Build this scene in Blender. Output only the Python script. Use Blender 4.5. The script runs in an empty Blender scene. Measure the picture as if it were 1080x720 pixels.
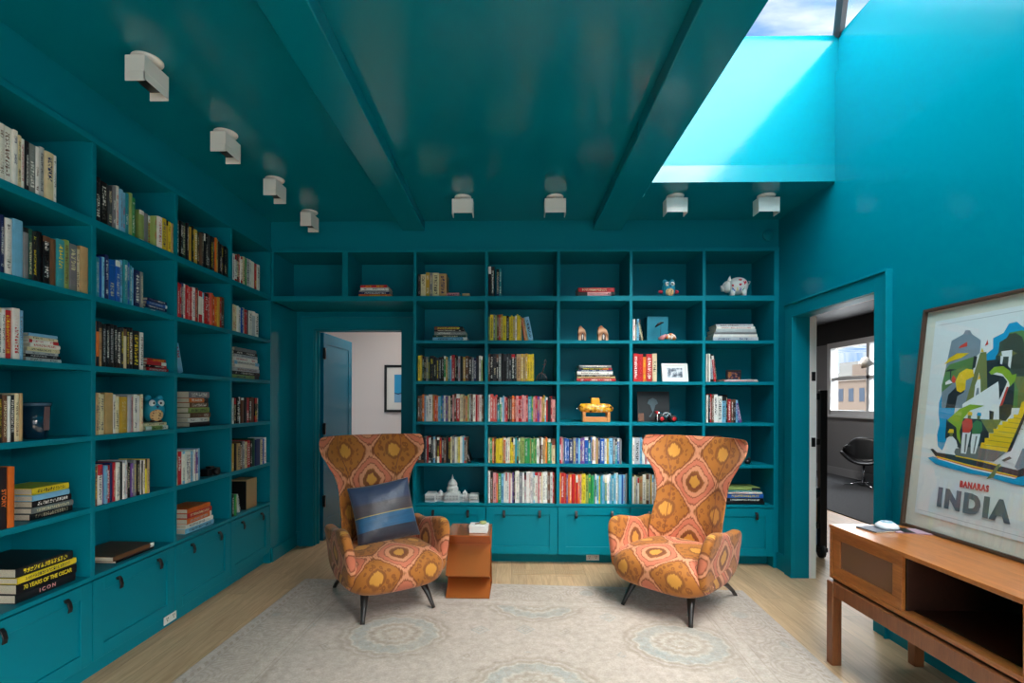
import bpy, bmesh, math, random
from mathutils import Vector, Matrix
R = math.radians
SC = bpy.context.scene
COL = SC.collection

# ---------------------------------------------------------------- camera
CX, CY, F = 528.30, 422.74, 532.32
YAW, ROLL, CAMH = 0.0214, 0.0032, 1.45
cd = bpy.data.cameras.new('camera'); cam = bpy.data.objects.new('camera', cd); COL.objects.link(cam)
cd.sensor_width = 36; cd.lens = F/1080*36; cd.clip_start = .05; cd.clip_end = 500
cd.shift_x = (540-CX)/1080; cd.shift_y = (CY-360)/1080
cam.matrix_world = Matrix.Translation((0, 0, CAMH)) @ Matrix.Rotation(YAW, 4, 'Z') @ Matrix.Rotation(R(90), 4, 'X') @ Matrix.Rotation(ROLL, 4, 'Z')
SC.camera = cam
SC.view_settings.view_transform = 'Standard'; SC.view_settings.look = 'None'
SC.view_settings.gamma = 1; SC.view_settings.use_curve_mapping = False
SC.view_settings.exposure = 0.0
SC.cycles.use_denoising = True
SC.cycles.max_bounces = 10; SC.cycles.diffuse_bounces = 5; SC.cycles.glossy_bounces = 4
SC.cycles.transparent_max_bounces = 12
SC.cycles.sample_clamp_indirect = 6
SC.cycles.caustics_reflective = False; SC.cycles.caustics_refractive = False

# measured planes of the room (metres)
D = 4.457; XL = -2.148; XR = 2.333; CEIL = 3.045; PITCH = .636
YB = 5.0                      # wall behind the bookcase
SKY_STRENGTH = 1.4

# ---------------------------------------------------------------- world: blue sky with clouds
def make_world():
    w = bpy.data.worlds.new('world'); SC.world = w; w.use_nodes = True
    nt = w.node_tree; nt.nodes.clear(); N = nt.nodes.new; L = nt.links.new
    tc = N('ShaderNodeTexCoord'); sep = N('ShaderNodeSeparateXYZ'); L(tc.outputs['Generated'], sep.inputs[0])
    zc = N('ShaderNodeMath'); zc.operation = 'MAXIMUM'; zc.inputs[1].default_value = .08; L(sep.outputs[2], zc.inputs[0])
    dx = N('ShaderNodeMath'); dx.operation = 'DIVIDE'; L(sep.outputs[0], dx.inputs[0]); L(zc.outputs[0], dx.inputs[1])
    dy = N('ShaderNodeMath'); dy.operation = 'DIVIDE'; L(sep.outputs[1], dy.inputs[0]); L(zc.outputs[0], dy.inputs[1])
    cb = N('ShaderNodeCombineXYZ'); L(dx.outputs[0], cb.inputs[0]); L(dy.outputs[0], cb.inputs[1])
    mp = N('ShaderNodeMapping'); mp.inputs['Scale'].default_value = (1.0, 2.2, 1); mp.inputs['Location'].default_value = (.3, .9, 0); L(cb.outputs[0], mp.inputs[0])
    no = N('ShaderNodeTexNoise'); no.inputs['Scale'].default_value = 2.4; no.inputs['Detail'].default_value = 8; no.inputs['Roughness'].default_value = .55
    L(mp.outputs[0], no.inputs['Vector'])
    cr = N('ShaderNodeValToRGB'); cr.color_ramp.elements[0].position = .40; cr.color_ramp.elements[1].position = .64
    L(no.outputs['Fac'], cr.inputs[0])
    gr = N('ShaderNodeValToRGB'); L(sep.outputs[2], gr.inputs[0])
    e = gr.color_ramp.elements; e[0].position = 0; e[0].color = (.30, .50, .84, 1); e[1].position = .9; e[1].color = (.14, .34, .80, 1)
    mx = N('ShaderNodeMixRGB'); L(cr.outputs[0], mx.inputs[0]); L(gr.outputs[0], mx.inputs[1]); mx.inputs[2].default_value = (.90, .93, 1, 1)
    bg = N('ShaderNodeBackground'); bg.inputs[1].default_value = SKY_STRENGTH; L(mx.outputs[0], bg.inputs[0])
    o = N('ShaderNodeOutputWorld'); L(bg.outputs[0], o.inputs[0])
make_world()

def area(name, loc, rot, sx, sy, power, color=(1, 1, 1), portal=False, spread=180):
    l = bpy.data.lights.new(name, 'AREA'); l.shape = 'RECTANGLE'; l.size = sx; l.size_y = sy; l.energy = power; l.color = color
    l.spread = R(spread)
    o = bpy.data.objects.new(name, l); COL.objects.link(o); o.location = loc; o.rotation_euler = rot
    if portal: l.cycles.is_portal = True
    return o
# hazy daylight falling through the skylight
sl = bpy.data.lights.new('hazy_sun', 'SUN'); sl.energy = 24.0; sl.angle = R(70); sl.color = (1, .97, .93)
so = bpy.data.objects.new('hazy_sun', sl); COL.objects.link(so)
so.rotation_euler = Vector((.82, -.70, 1)).to_track_quat('Z', 'Y').to_euler()
sg = bpy.data.lights.new('bright_cloud_glow', 'SUN'); sg.energy = 25.0; sg.angle = R(120); sg.color = (.86, .95, 1.0)
sgo = bpy.data.objects.new('bright_cloud_glow', sg); COL.objects.link(sgo)
sgo.rotation_euler = Vector((-.35, -.25, 1)).to_track_quat('Z', 'Y').to_euler()
area('skylight_portal', (1.66, 1.0, 4.10), (0, 0, 0), 1.5, 5.5, 1, portal=True)
# fill light added behind the camera, in an unseen window opening
area('rear_fill_light', (.2, -3.15, 1.65), (R(90), 0, 0), 3.6, 1.9, 16, (1, .93, .86))
area('side_fill_light', (2.40, -1.55, 1.70), (0, R(90), 0), 1.55, 1.9, 36, (1, .92, .84))  # unseen fill light added to brighten the side bookcase
# area lights in the two neighbouring rooms
area('hall_ceiling_light', (-1.3, 6.1, 2.85), (0, 0, 0), .8, .8, 20, (1, .93, .86))
area('study_window_daylight', (6.38, 9.6, 1.9), (0, R(90), 0), 1.3, 1.0, 60, (.9, .95, 1))

area('study_fill_light', (6.38, 5.2, 1.9), (0, R(90), 0), 1.3, 1.0, 30, (.9, .95, 1))  # added fill light, there is no second window in this wall
area('study_overhead_fill', (4.4, 7.8, 2.95), (0, 0, 0), 1.0, 1.0, 70, (1, .97, .94))  # unseen lamp added to brighten the study's window wall
# ---------------------------------------------------------------- helpers
def lin(c):
    return tuple((v/255/12.92 if v/255 <= .04045 else ((v/255+.055)/1.055)**2.4) for v in c)
def srgb(*c): return lin(c)+(1,)

_mats = {}
def mat(name, color=None, rough=.5, metal=0, spec=.5, coat=0, sheen=0, alpha=None, build=None):
    if name in _mats: return _mats[name]
    m = bpy.data.materials.new(name); m.use_nodes = True; _mats[name] = m
    nt = m.node_tree; b = nt.nodes['Principled BSDF']
    if color: b.inputs['Base Color'].default_value = srgb(*color)
    b.inputs['Roughness'].default_value = rough; b.inputs['Metallic'].default_value = metal
    b.inputs['Specular IOR Level'].default_value = spec; b.inputs['Coat Weight'].default_value = coat
    b.inputs['Sheen Weight'].default_value = sheen
    if build: build(nt, b)
    return m

def setp(o, label=None, cat=None, group=None, kind=None):
    if label: o['label'] = label
    if cat: o['category'] = cat
    if group: o['group'] = group
    if kind: o['kind'] = kind
    return o
def empty(name, loc=(0, 0, 0), rz=0, label=None, cat=None, group=None, rot=None, kind=None):
    o = bpy.data.objects.new(name, None); COL.objects.link(o); o.empty_display_size = .1
    o.location = loc; o.rotation_euler = rot if rot else (0, 0, rz)
    return setp(o, label, cat, group, kind)

class MB:
    def __init__(s): s.v = []; s.f = []; s.mi = []; s.uv = []; s.m = 0; s.sm = []
    def add(s, vs, fs, uvs=None, M=None, smooth=False):
        b = len(s.v)
        s.v += [tuple(M @ Vector(p)) if M else tuple(p) for p in vs]
        for i, f in enumerate(fs):
            s.f.append(tuple(b+k for k in f)); s.mi.append(s.m); s.sm.append(smooth)
            s.uv.append([uvs[k] for k in f] if uvs else None)
        return s
    def mat(s, i): s.m = i; return s
    def box(s, x0, x1, y0, y1, z0, z1, M=None):
        vs = [(x, y, z) for z in (z0, z1) for y in (y0, y1) for x in (x0, x1)]
        return s.add(vs, [(0, 2, 3, 1), (4, 5, 7, 6), (0, 1, 5, 4), (2, 6, 7, 3), (0, 4, 6, 2), (1, 3, 7, 5)], M=M)
    def cbox(s, c, d, M=None):
        return s.box(c[0]-d[0]/2, c[0]+d[0]/2, c[1]-d[1]/2, c[1]+d[1]/2, c[2]-d[2]/2, c[2]+d[2]/2, M)
    def prism(s, poly, a, b, axis='x', M=None, smooth=False):
        n = len(poly)
        def P(p, t):
            return {'x': (t, p[0], p[1]), 'y': (p[0], t, p[1]), 'z': (p[0], p[1], t)}[axis]
        vs = [P(p, a) for p in poly]+[P(p, b) for p in poly]
        fs = [tuple(range(n))[::-1], tuple(range(n, 2*n))]+[(i, (i+1) % n, n+(i+1) % n, n+i) for i in range(n)]
        return s.add(vs, fs, M=M, smooth=smooth)
    def tube(s, pts, rad, seg=10, M=None, flat=1.0, cap=True, smooth=True):
        pts = [Vector(p) for p in pts]; n = len(pts)
        rad = rad if isinstance(rad, (list, tuple)) else [rad]*n
        vs = []; fs = []; up = None
        for i in range(n):
            t = (pts[min(i+1, n-1)]-pts[max(i-1, 0)]).normalized()
            if up is None:
                up = Vector((0, 0, 1)) if abs(t.z) < .9 else Vector((0, 1, 0))
            a = t.cross(up).normalized(); b = a.cross(t).normalized(); up = b
            for k in range(seg):
                an = 2*math.pi*k/seg
                vs.append(pts[i]+a*math.cos(an)*rad[i]+b*math.sin(an)*rad[i]*flat)
        for i in range(n-1):
            for k in range(seg):
                fs.append((i*seg+k, i*seg+(k+1) % seg, (i+1)*seg+(k+1) % seg, (i+1)*seg+k))
        if cap: fs += [tuple(range(seg))[::-1], tuple(range((n-1)*seg, n*seg))]
        return s.add(vs, fs, M=M, smooth=smooth)
    def lathe(s, prof, c=(0, 0, 0), seg=24, M=None, smooth=True):
        vs = []; fs = []
        for r, z in prof:
            for k in range(seg):
                a = 2*math.pi*k/seg; vs.append((c[0]+r*math.cos(a), c[1]+r*math.sin(a), c[2]+z))
        for i in range(len(prof)-1):
            for k in range(seg): fs.append((i*seg+k, i*seg+(k+1) % seg, (i+1)*seg+(k+1) % seg, (i+1)*seg+k))
        fs += [tuple(range(seg))[::-1], tuple(range((len(prof)-1)*seg, len(prof)*seg))]
        return s.add(vs, fs, M=M, smooth=smooth)
    def ell(s, c, r, e1=1, e2=1, nu=24, nv=14, M=None, uvf=None):
        def pw(x, e): return math.copysign(abs(x)**e, x)
        vs = []; fs = []
        for j in range(nv+1):
            ph = -math.pi/2+math.pi*j/nv
            for i in range(nu):
                th = 2*math.pi*i/nu
                vs.append((c[0]+r[0]*pw(math.cos(ph), e1)*pw(math.cos(th), e2), c[1]+r[1]*pw(math.cos(ph), e1)*pw(math.sin(th), e2), c[2]+r[2]*pw(math.sin(ph), e1)))
        for j in range(nv):
            for i in range(nu): fs.append((j*nu+i, j*nu+(i+1) % nu, (j+1)*nu+(i+1) % nu, (j+1)*nu+i))
        return s.add(vs, fs, [uvf(p) for p in vs] if uvf else None, M=M, smooth=True)
    def build(s, name, mats, parent=None, bevel=0, seg=2, loc=None, rot=None, subd=0, weld=False, smooth=None, solid=0):
        me = bpy.data.meshes.new(name); me.from_pydata(s.v, [], s.f)
        for m in (mats if isinstance(mats, (list, tuple)) else [mats]): me.materials.append(m)
        if any(u for u in s.uv):
            ul = me.uv_layers.new(name='uv'); k = 0
            for u, f in zip(s.uv, s.f):
                for j in range(len(f)):
                    ul.data[k].uv = u[j] if u else (0, 0); k += 1
        me.polygons.foreach_set('material_index', s.mi)
        me.polygons.foreach_set('use_smooth', [bool(x) if smooth is None else smooth for x in s.sm])
        if weld:
            bm = bmesh.new(); bm.from_mesh(me); bmesh.ops.remove_doubles(bm, verts=bm.verts, dist=1e-5); bm.to_mesh(me); bm.free()
        me.update()
        o = bpy.data.objects.new(name, me); COL.objects.link(o)
        if parent: o.parent = parent
        if loc: o.location = loc
        if rot: o.rotation_euler = rot
        if solid: sm_ = o.modifiers.new('solid', 'SOLIDIFY'); sm_.thickness = solid; sm_.offset = 0
        if bevel:
            b = o.modifiers.new('bevel', 'BEVEL'); b.width = bevel; b.segments = seg; b.limit_method = 'ANGLE'; b.angle_limit = R(40)
            b.harden_normals = False
        if subd:
            u = o.modifiers.new('sub', 'SUBSURF'); u.levels = subd; u.render_levels = subd
        return o

def text_mesh(txt, size, material, parent, M, name='lettering', extrude=.0006, spacing=1.0, sx=1.0, bold=0.0, align='CENTER'):
    c = bpy.data.curves.new(name, 'FONT'); c.body = txt; c.size = size; c.extrude = extrude; c.align_x = align; c.align_y = 'CENTER'
    c.space_character = spacing; c.offset = bold; c.resolution_u = 3
    t = bpy.data.objects.new('tmp', c); COL.objects.link(t)
    dg = bpy.context.evaluated_depsgraph_get(); me = bpy.data.meshes.new_from_object(t.evaluated_get(dg))
    bpy.data.objects.remove(t)
    me.transform(M @ Matrix.Diagonal((sx, 1, 1, 1))); me.materials.clear(); me.materials.append(material); me.name = name
    o = bpy.data.objects.new(name, me); COL.objects.link(o)
    if parent: o.parent = parent
    return o

def struct(name, mb, m, **k):
    o = mb.build(name, m, **k); o['kind'] = 'structure'; return o

def px2(px, py, X=None, Y=None, Z=None):
    """point of the room seen at photo position px,py on a given plane"""
    du, dv = px-CX, py-CY; c, s = math.cos(ROLL), math.sin(ROLL)
    u = (du*c+dv*s)/F; v = (-du*s+dv*c)/F
    c, s = math.cos(YAW), math.sin(YAW)
    d = Vector((u*c-s, u*s+c, -v))
    if X is not None: t = X/d.x
    elif Y is not None: t = Y/d.y
    else: t = (Z-CAMH)/d.z
    return Vector((0, 0, CAMH))+d*t
def proj(P):
    X, Y, Z = P[0], P[1], P[2]-CAMH
    c, s = math.cos(YAW), math.sin(YAW); r = X*c+Y*s; d = -X*s+Y*c
    return (CX+F*r/d, CY-F*Z/d, d)

# ---------------------------------------------------------------- material node helpers
def nd(nt, t, **k):
    n = nt.nodes.new(t)
    for a, b in k.items():
        if a == 'op': n.operation = b
        else: setattr(n, a, b)
    return n
def mth(nt, op, a, b=None, c=None):
    n = nt.nodes.new('ShaderNodeMath'); n.operation = op
    for i, v in enumerate((a, b, c)):
        if v is None: continue
        if isinstance(v, (int, float)): n.inputs[i].default_value = v
        else: nt.links.new(v, n.inputs[i])
    return n.outputs[0]
def mixc(nt, f, a, b, typ='MIX'):
    n = nt.nodes.new('ShaderNodeMixRGB'); n.blend_type = typ
    for i, v in enumerate((f, a, b)):
        if isinstance(v, (int, float)): n.inputs[i].default_value = v
        elif isinstance(v, tuple): n.inputs[i].default_value = v
        else: nt.links.new(v, n.inputs[i])
    return n.outputs[0]
def noise(nt, vec, scale, detail=3, rough=.5, dist=0):
    n = nt.nodes.new('ShaderNodeTexNoise'); n.inputs['Scale'].default_value = scale; n.inputs['Detail'].default_value = detail
    n.inputs['Roughness'].default_value = rough; n.inputs['Distortion'].default_value = dist
    if vec is not None: nt.links.new(vec, n.inputs['Vector'])
    return n.outputs['Fac']
def coords(nt, kind='Object', scale=None):
    t = nt.nodes.new('ShaderNodeTexCoord'); o = t.outputs[kind]
    if scale:
        m = nt.nodes.new('ShaderNodeMapping'); m.inputs['Scale'].default_value = scale; nt.links.new(o, m.inputs[0]); o = m.outputs[0]
    return o
def ramp(nt, fac, stops, interp='LINEAR'):
    n = nt.nodes.new('ShaderNodeValToRGB'); nt.links.new(fac, n.inputs[0]); e = n.color_ramp.elements; n.color_ramp.interpolation = interp
    e[0].position = stops[0][0]; e[0].color = stops[0][1]; e[1].position = stops[-1][0]; e[1].color = stops[-1][1]
    for p, c in stops[1:-1]:
        q = e.new(p); q.color = c
    return n.outputs[0]
def bump(nt, b, h, strength=.2, dist=.01):
    n = nt.nodes.new('ShaderNodeBump'); n.inputs['Strength'].default_value = strength; n.inputs['Distance'].default_value = dist
    nt.links.new(h, n.inputs['Height']); nt.links.new(n.outputs[0], b.inputs['Normal'])

TEAL = (0, 123, 139)
def paint(rough, wob=.02):
    def f(nt, b):
        v = coords(nt)
        n = noise(nt, v, 3, 2)
        bump(nt, b, n, wob, .02)
    return f
M_wall = mat('teal_gloss_paint', TEAL, .12, spec=.15, build=paint(0, .10))
M_ceil = mat('teal_gloss_ceiling_paint', TEAL, .16, spec=.5, build=paint(0, .12))
M_case = mat('teal_satin_paint', TEAL, .40, spec=.14)
M_white = mat('white_paint', (232, 230, 224), .45)
M_black = mat('black_leather', (16, 15, 15), .45)
M_blackmetal = mat('black_metal', (18, 18, 19), .35, metal=.3)
M_darkwood = mat('ebonised_wood', (38, 30, 27), .38)
M_chrome = mat('polished_steel', (200, 200, 205), .18, metal=1)
M_greywall = mat('grey_wall_paint', (128, 128, 130), .7)
M_greyceil = mat('dark_grey_ceiling_paint', (32, 31, 31), .7)
M_hall = mat('pale_grey_wall_paint', (206, 198, 196), .6)
M_door = mat('blue_teal_door_paint', (0, 104, 132), .22, spec=.3)

def wood_build(c1, c2, scale, grain=.4, bumpy=.03):
    def f(nt, b):
        v = coords(nt, 'Object', scale)
        a = noise(nt, v, 5, 6, .6, .6); g = noise(nt, v, 38, 3, .6)
        s = mth(nt, 'ADD', mth(nt, 'MULTIPLY', a, 1-grain), mth(nt, 'MULTIPLY', g, grain))
        c = ramp(nt, s, [(.32, srgb(*c1)), (.68, srgb(*c2))])
        nt.links.new(c, b.inputs['Base Color']); bump(nt, b, g, bumpy, .002)
    return f
M_teak = mat('teak_veneer', rough=.30, build=wood_build((140, 76, 30), (192, 116, 56), (6, .6, 6)), coat=.1)
M_teakdark = mat('teak_leg_wood', rough=.35, build=wood_build((116, 64, 34), (152, 90, 50), (5, 5, .6)))
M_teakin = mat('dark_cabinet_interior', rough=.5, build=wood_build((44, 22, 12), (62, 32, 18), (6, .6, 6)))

def floor_build(nt, b):
    co = coords(nt, 'Object'); sp = nt.nodes.new('ShaderNodeSeparateXYZ'); nt.links.new(co, sp.inputs[0])
    W = .125; Lh = 1.9
    ix = mth(nt, 'FLOOR', mth(nt, 'DIVIDE', sp.outputs[0], W))
    fx = mth(nt, 'FRACT', mth(nt, 'DIVIDE', sp.outputs[0], W))
    wn = nt.nodes.new('ShaderNodeTexWhiteNoise'); wn.noise_dimensions = '1D'; nt.links.new(ix, wn.inputs['W'])
    yy = mth(nt, 'ADD', mth(nt, 'DIVIDE', sp.outputs[1], Lh), mth(nt, 'MULTIPLY', wn.outputs['Value'], 7.3))
    iy = mth(nt, 'FLOOR', yy); fy = mth(nt, 'FRACT', yy)
    w2 = nt.nodes.new('ShaderNodeTexWhiteNoise'); w2.noise_dimensions = '2D'
    cb = nt.nodes.new('ShaderNodeCombineXYZ'); nt.links.new(ix, cb.inputs[0]); nt.links.new(iy, cb.inputs[1]); nt.links.new(cb.outputs[0], w2.inputs['Vector'])
    off = nt.nodes.new('ShaderNodeVectorMath'); off.operation = 'ADD'; nt.links.new(co, off.inputs[0]); nt.links.new(w2.outputs['Color'], off.inputs[1])
    mp = nt.nodes.new('ShaderNodeMapping'); mp.inputs['Scale'].default_value = (9, .8, 1); nt.links.new(off.outputs[0], mp.inputs[0])
    g = noise(nt, mp.outputs[0], 4, 6, .6, .8)
    base = ramp(nt, g, [(.3, srgb(184, 146, 108)), (.7, srgb(216, 182, 144))])
    tone = ramp(nt, w2.outputs['Value'], [(0, (.86, .84, .82, 1)), (1, (1.06, 1.05, 1.03, 1))])
    c = mixc(nt, 1.0, base, tone, 'MULTIPLY')
    ex = mth(nt, 'GREATER_THAN', mth(nt, 'ABSOLUTE', mth(nt, 'SUBTRACT', fx, .5)), .488)
    ey = mth(nt, 'GREATER_THAN', mth(nt, 'ABSOLUTE', mth(nt, 'SUBTRACT', fy, .5)), .499)
    e = mth(nt, 'MAXIMUM', ex, ey)
    c = mixc(nt, mth(nt, 'MULTIPLY', e, .45), c, srgb(120, 90, 60))
    nt.links.new(c, b.inputs['Base Color'])
    nt.links.new(mth(nt, 'ADD', mth(nt, 'MULTIPLY', g, .15), .36), b.inputs['Roughness'])
M_floor = mat('oak_planks', rough=.35, build=floor_build)

# ---------------------------------------------------------------- the room shell
# floor
m = MB().box(-3.2, 7.2, -3.3, 11.5, -.12, 0); struct('floor', m, M_floor)
TH = .13
# left wall (behind the bookcase)
struct('wall_left', MB().box(-2.75, -2.62, -3.3, 5.13, 0, CEIL), M_wall)
# back wall with the doorway
DX0, DX1, DH = -1.974, -1.087, 2.160
m = MB(); m.box(-2.75, DX0, YB, YB+TH, 0, CEIL); m.box(DX1, XR+.2, YB, YB+TH, 0, CEIL); m.box(DX0, DX1, YB, YB+TH, DH, CEIL)
struct('wall_back', m, M_wall)
# right wall with the side doorway, going up into the skylight shaft
RY0, RY1, RH = 3.262, 4.205, 2.150
XR2 = XR+.115
WT = 3.83; CT = 4.14
VY0, VY1, VZ0, VZ1 = -2.55, -.55, .9, 2.5  # opening added out of view for the side fill light
m = MB(); m.box(XR, XR2, -3.3, VY0, 0, WT); m.box(XR, XR2, VY1, RY0, 0, WT); m.box(XR, XR2, VY0, VY1, 0, VZ0); m.box(XR, XR2, VY0, VY1, VZ1, WT); m.box(XR, XR2, RY1, YB+TH, 0, WT); m.box(XR, XR2, RY0, RY1, RH, WT)
struct('wall_right', m, M_wall)
# rear wall with a wide opening added for the rear fill light
m = MB(); m.box(-2.75, XR2, -3.3, -3.2, 0, .6); m.box(-2.75, XR2, -3.3, -3.2, 2.7, CEIL)
m.box(-2.75, -1.7, -3.3, -3.2, .6, 2.7); m.box(2.1, XR2, -3.3, -3.2, .6, 2.7)
struct('wall_rear', m, M_hall)
# ceiling with the skylight opening
WX0, WY0, WY1 = .965, -1.7, 3.70  # opening lengthened out of view to let in more top light
m = MB()
m.box(-2.75, WX0, -3.3, YB+TH, CEIL, CEIL+.12); m.box(WX0, XR, -3.3, WY0, CEIL, CEIL+.12); m.box(WX0, XR, WY1, YB+TH, CEIL, CEIL+.12)
struct('ceiling', m, M_ceil)
# skylight shaft walls
m = MB(); m.box(WX0-.12, WX0, WY0-.1, WY1+.1, CEIL+.12, WT); m.box(WX0, XR, WY1, WY1+.1, CEIL+.12, WT); m.box(WX0, XR, WY0-.1, WY0, CEIL+.12, WT)
struct('wall_skylight_shaft', m, M_wall)
m = MB(); e = .055
m.box(WX0-.14-e, WX0-e, WY0-.2, WY1+.2, WT, CT); m.box(XR+e, XR+.2, WY0-.2, WY1+.2, WT, CT)
m.box(WX0-e, XR+e, WY1+e, WY1+.2, WT, CT); m.box(WX0-e, XR+e, WY0-.2, WY0-e, WT, CT)
struct('trim_9', m, M_wall)
# soffit frieze above the bookcases (back and left)
struct('trim_1', MB().box(XL-.01, XR, D+.012, YB, 2.799, CEIL), M_case)
struct('trim_2', MB().box(-2.62, XL-.012, -3.2, D+.012, 2.799, CEIL), M_case)
# ceiling beams
def beam(n, x0, x1):
    m = MB(); m.box(x0, x1, -3.2, D+.012, 2.957, CEIL); struct(n, m, M_ceil, bevel=.006)
beam('trim_3', -.975, -.775)
beam('trim_4', .712, .962)

# glass skylight: hipped frame with clear panes
def glass_build(nt, b):
    out = [n for n in nt.nodes if n.type == 'OUTPUT_MATERIAL'][0]
    t = nt.nodes.new('ShaderNodeBsdfTransparent'); t.inputs[0].default_value = (.97, .985, .98, 1)
    g = nt.nodes.new('ShaderNodeBsdfGlossy'); g.inputs['Roughness'].default_value = .02
    mx = nt.nodes.new('ShaderNodeMixShader'); mx.inputs[0].default_value = .06
    nt.links.new(t.outputs[0], mx.inputs[1]); nt.links.new(g.outputs[0], mx.inputs[2]); nt.links.new(mx.outputs[0], out.inputs[0])
M_glass = mat('clear_glass', build=glass_build)
ax, ay0, ay1, az = (WX0+XR)/2, 2.20, -.2, 5.3
c00 = (WX0-e, WY0-e, CT); c10 = (XR+e, WY0-e, CT); c11 = (XR+e, WY1+e, CT); c01 = (WX0-e, WY1+e, CT)
A1_ = (ax, ay0, az); A0_ = (ax, ay1, az)
wn = empty('window_1', (ax, 2, CT), kind='structure')
def rel(p, o): return (p[0]-o[0], p[1]-o[1], p[2]-o[2])
O_ = (ax, 2, CT)
m = MB()
for a, b_ in ((c11, A1_), (c01, A1_), (c00, A0_), (c10, A0_), (A0_, A1_)):
    m.tube([rel(a, O_), rel(b_, O_)], .036, 4, smooth=False)
m.build('window_frame', mat('dark_bronze_frame', (62, 54, 56), .45, metal=.4), wn)
m = MB()
m.add([rel(p, O_) for p in (c10, c11, A1_, A0_)], [(0, 1, 2, 3)]); m.add([rel(p, O_) for p in (c00, c01, A1_, A0_)], [(0, 1, 2, 3)])
m.add([rel(p, O_) for p in (c01, c11, A1_)], [(0, 1, 2)]); m.add([rel(p, O_) for p in (c00, c10, A0_)], [(0, 1, 2)])
m.build('glass_pane', M_glass, wn, solid=.004)
# rear window added around the fill light, unseen behind the camera
wn2 = empty('added_window_2', (.2, -3.25, 1.65), kind='structure')
m = MB()
for x in (-1.9, -.95, 0, .95, 1.87): m.cbox((x, 0, 0), (.05, .06, 2.1))
for z in (-1.03, 1.03): m.cbox((0, 0, z), (3.8, .06, .05))
m.build('window_frame', M_white, wn2)

wn4 = empty('added_window_4', (XR, -1.55, 1.7), kind='structure')  # made-up window out of view, frames the side fill light
m = MB()
for y in (-.98, 0, .98): m.cbox((.02, y, 0), (.05, .05, 1.6))
for z in (-.78, .78): m.cbox((.02, 0, z), (.05, 1.95, .05))
m.box(-.025, 0, -1.1, -1.0, -.9, .9); m.box(-.025, 0, 1.0, 1.1, -.9, .9); m.box(-.025, 0, -1.0, 1.0, .8, .9); m.box(-.04, 0, -1.1, 1.1, -.86, -.8)
m.build('window_frame', M_white, wn4)
# door casing on the back wall, in the recess
def casing(name, x0, x1, h, y, w=.115, t=.022):
    m = MB(); m.box(x0-w, x0, y-t, y, 0, h+w); m.box(x1, x1+w, y-t, y, 0, h+w); m.box(x0, x1, y-t, y, h, h+w)
    m.box(x0-w-.012, x0-w, y-t-.012, y, 0, h+w); m.box(x1+w, x1+w+.012, y-t-.012, y, 0, h+w); m.box(x0-w-.012, x1+w+.012, y-t-.012, y, h+w, h+w+.012)
    m.box(x0-.001, x0+.012, y, y+TH, 0, h); m.box(x1-.012, x1+.001, y, y+TH, 0, h); m.box(x0, x1, y, y+TH, h-.012, h+.001)
    m.box(x0+.012, x0+.026, y+.06, y+TH-.04, 0, h-.012); m.box(x1-.026, x1-.012, y+.06, y+TH-.04, 0, h-.012)
    return struct(name, m, M_case)
casing('trim_5', DX0, DX1, DH, YB)
# side doorway casing on the right wall
m = MB(); w = .105; t = .03
m.box(XR-t, XR, RY0-w, RY0, 0, RH+w); m.box(XR-t, XR, RY1, RY1+w, 0, RH+w); m.box(XR-t, XR, RY0, RY1, RH, RH+w)
m.box(XR-t-.012, XR, RY0-w-.014, RY0-w, 0, RH+w+.014); m.box(XR-t-.012, XR, RY0-w, RY1+w, RH+w, RH+w+.014)
m.box(XR-.001, XR2+.001, RY1-.002, RY1+.014, 0, RH); m.box(XR-.001, XR2+.001, RY0-.014, RY0+.002, 0, RH); m.box(XR-.001, XR2+.001, RY0, RY1, RH-.002, RH+.02)
struct('trim_6', m, M_case, bevel=.002)
# white jamb lining on the study side, with strike plates
m = MB(); m.box(XR2, XR2+.055, RY1-.004, RY1+.10, 0, RH); m.box(XR2, XR2+.012, RY0, RY1, RH, RH+.012)
jb = struct('trim_7', m, M_white)
for z in (1.12, 1.66): 
    MB().cbox((XR2+.03, RY1-.006, z), (.03, .006, .075)).build('strike_plate', M_blackmetal, jb)
# baseboards
struct('baseboard_right', MB().box(XR-.018, XR, -3.2, RY0-w-.014, 0, .14).box(XR-.018, XR, RY1+w, D, 0, .14), M_case, bevel=.003)
struct('baseboard_back', MB().box(-2.148, DX0-.13, YB-.016, YB, 0, .14), M_case)

# ---------------------------------------------------------------- neighbouring rooms
HY = 7.3
struct('wall_hall_back', MB().box(-3.2, .2, HY, HY+.1, 0, CEIL).box(-3.2, -3.1, YB+TH, HY, 0, CEIL).box(.1, .2, YB+TH, HY, 0, CEIL), M_hall)
struct('ceiling_hall', MB().box(-3.2, .2, YB+TH, HY+.1, 2.95, 3.05), M_white)
struct('baseboard_hall', MB().box(-3.1, .1, HY-.015, HY, 0, .13), M_white)
# study: walls, ceiling, window
SX = 6.45; SY1 = 11.2
wy0, wy1, wz0, wz1 = 8.95, 10.35, 1.25, 2.56
m = MB()
m.box(SX, SX+.15, 1.5, wy0, 0, CEIL); m.box(SX, SX+.15, wy1, SY1, 0, CEIL); m.box(SX, SX+.15, wy0, wy1, 0, wz0); m.box(SX, SX+.15, wy0, wy1, wz1, CEIL)
m.box(XR2, SX, SY1, SY1+.1, 0, CEIL); m.box(XR2, SX+.15, 1.4, 1.5, 0, CEIL); m.box(.2, .3, YB+TH, SY1, 0, CEIL); m.box(.2, XR2, SY1, SY1+.1, 0, CEIL)
struct('wall_study', m, M_greywall)
struct('ceiling_study', MB().box(XR2, SX+.15, 1.5, SY1, CEIL, CEIL+.1).box(.2, XR2, YB+TH, SY1, CEIL, CEIL+.1), M_greyceil)
struct('trim_8', MB().box(SX-.02, SX, 1.5, SY1, 2.62, CEIL), M_greyceil)
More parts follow.
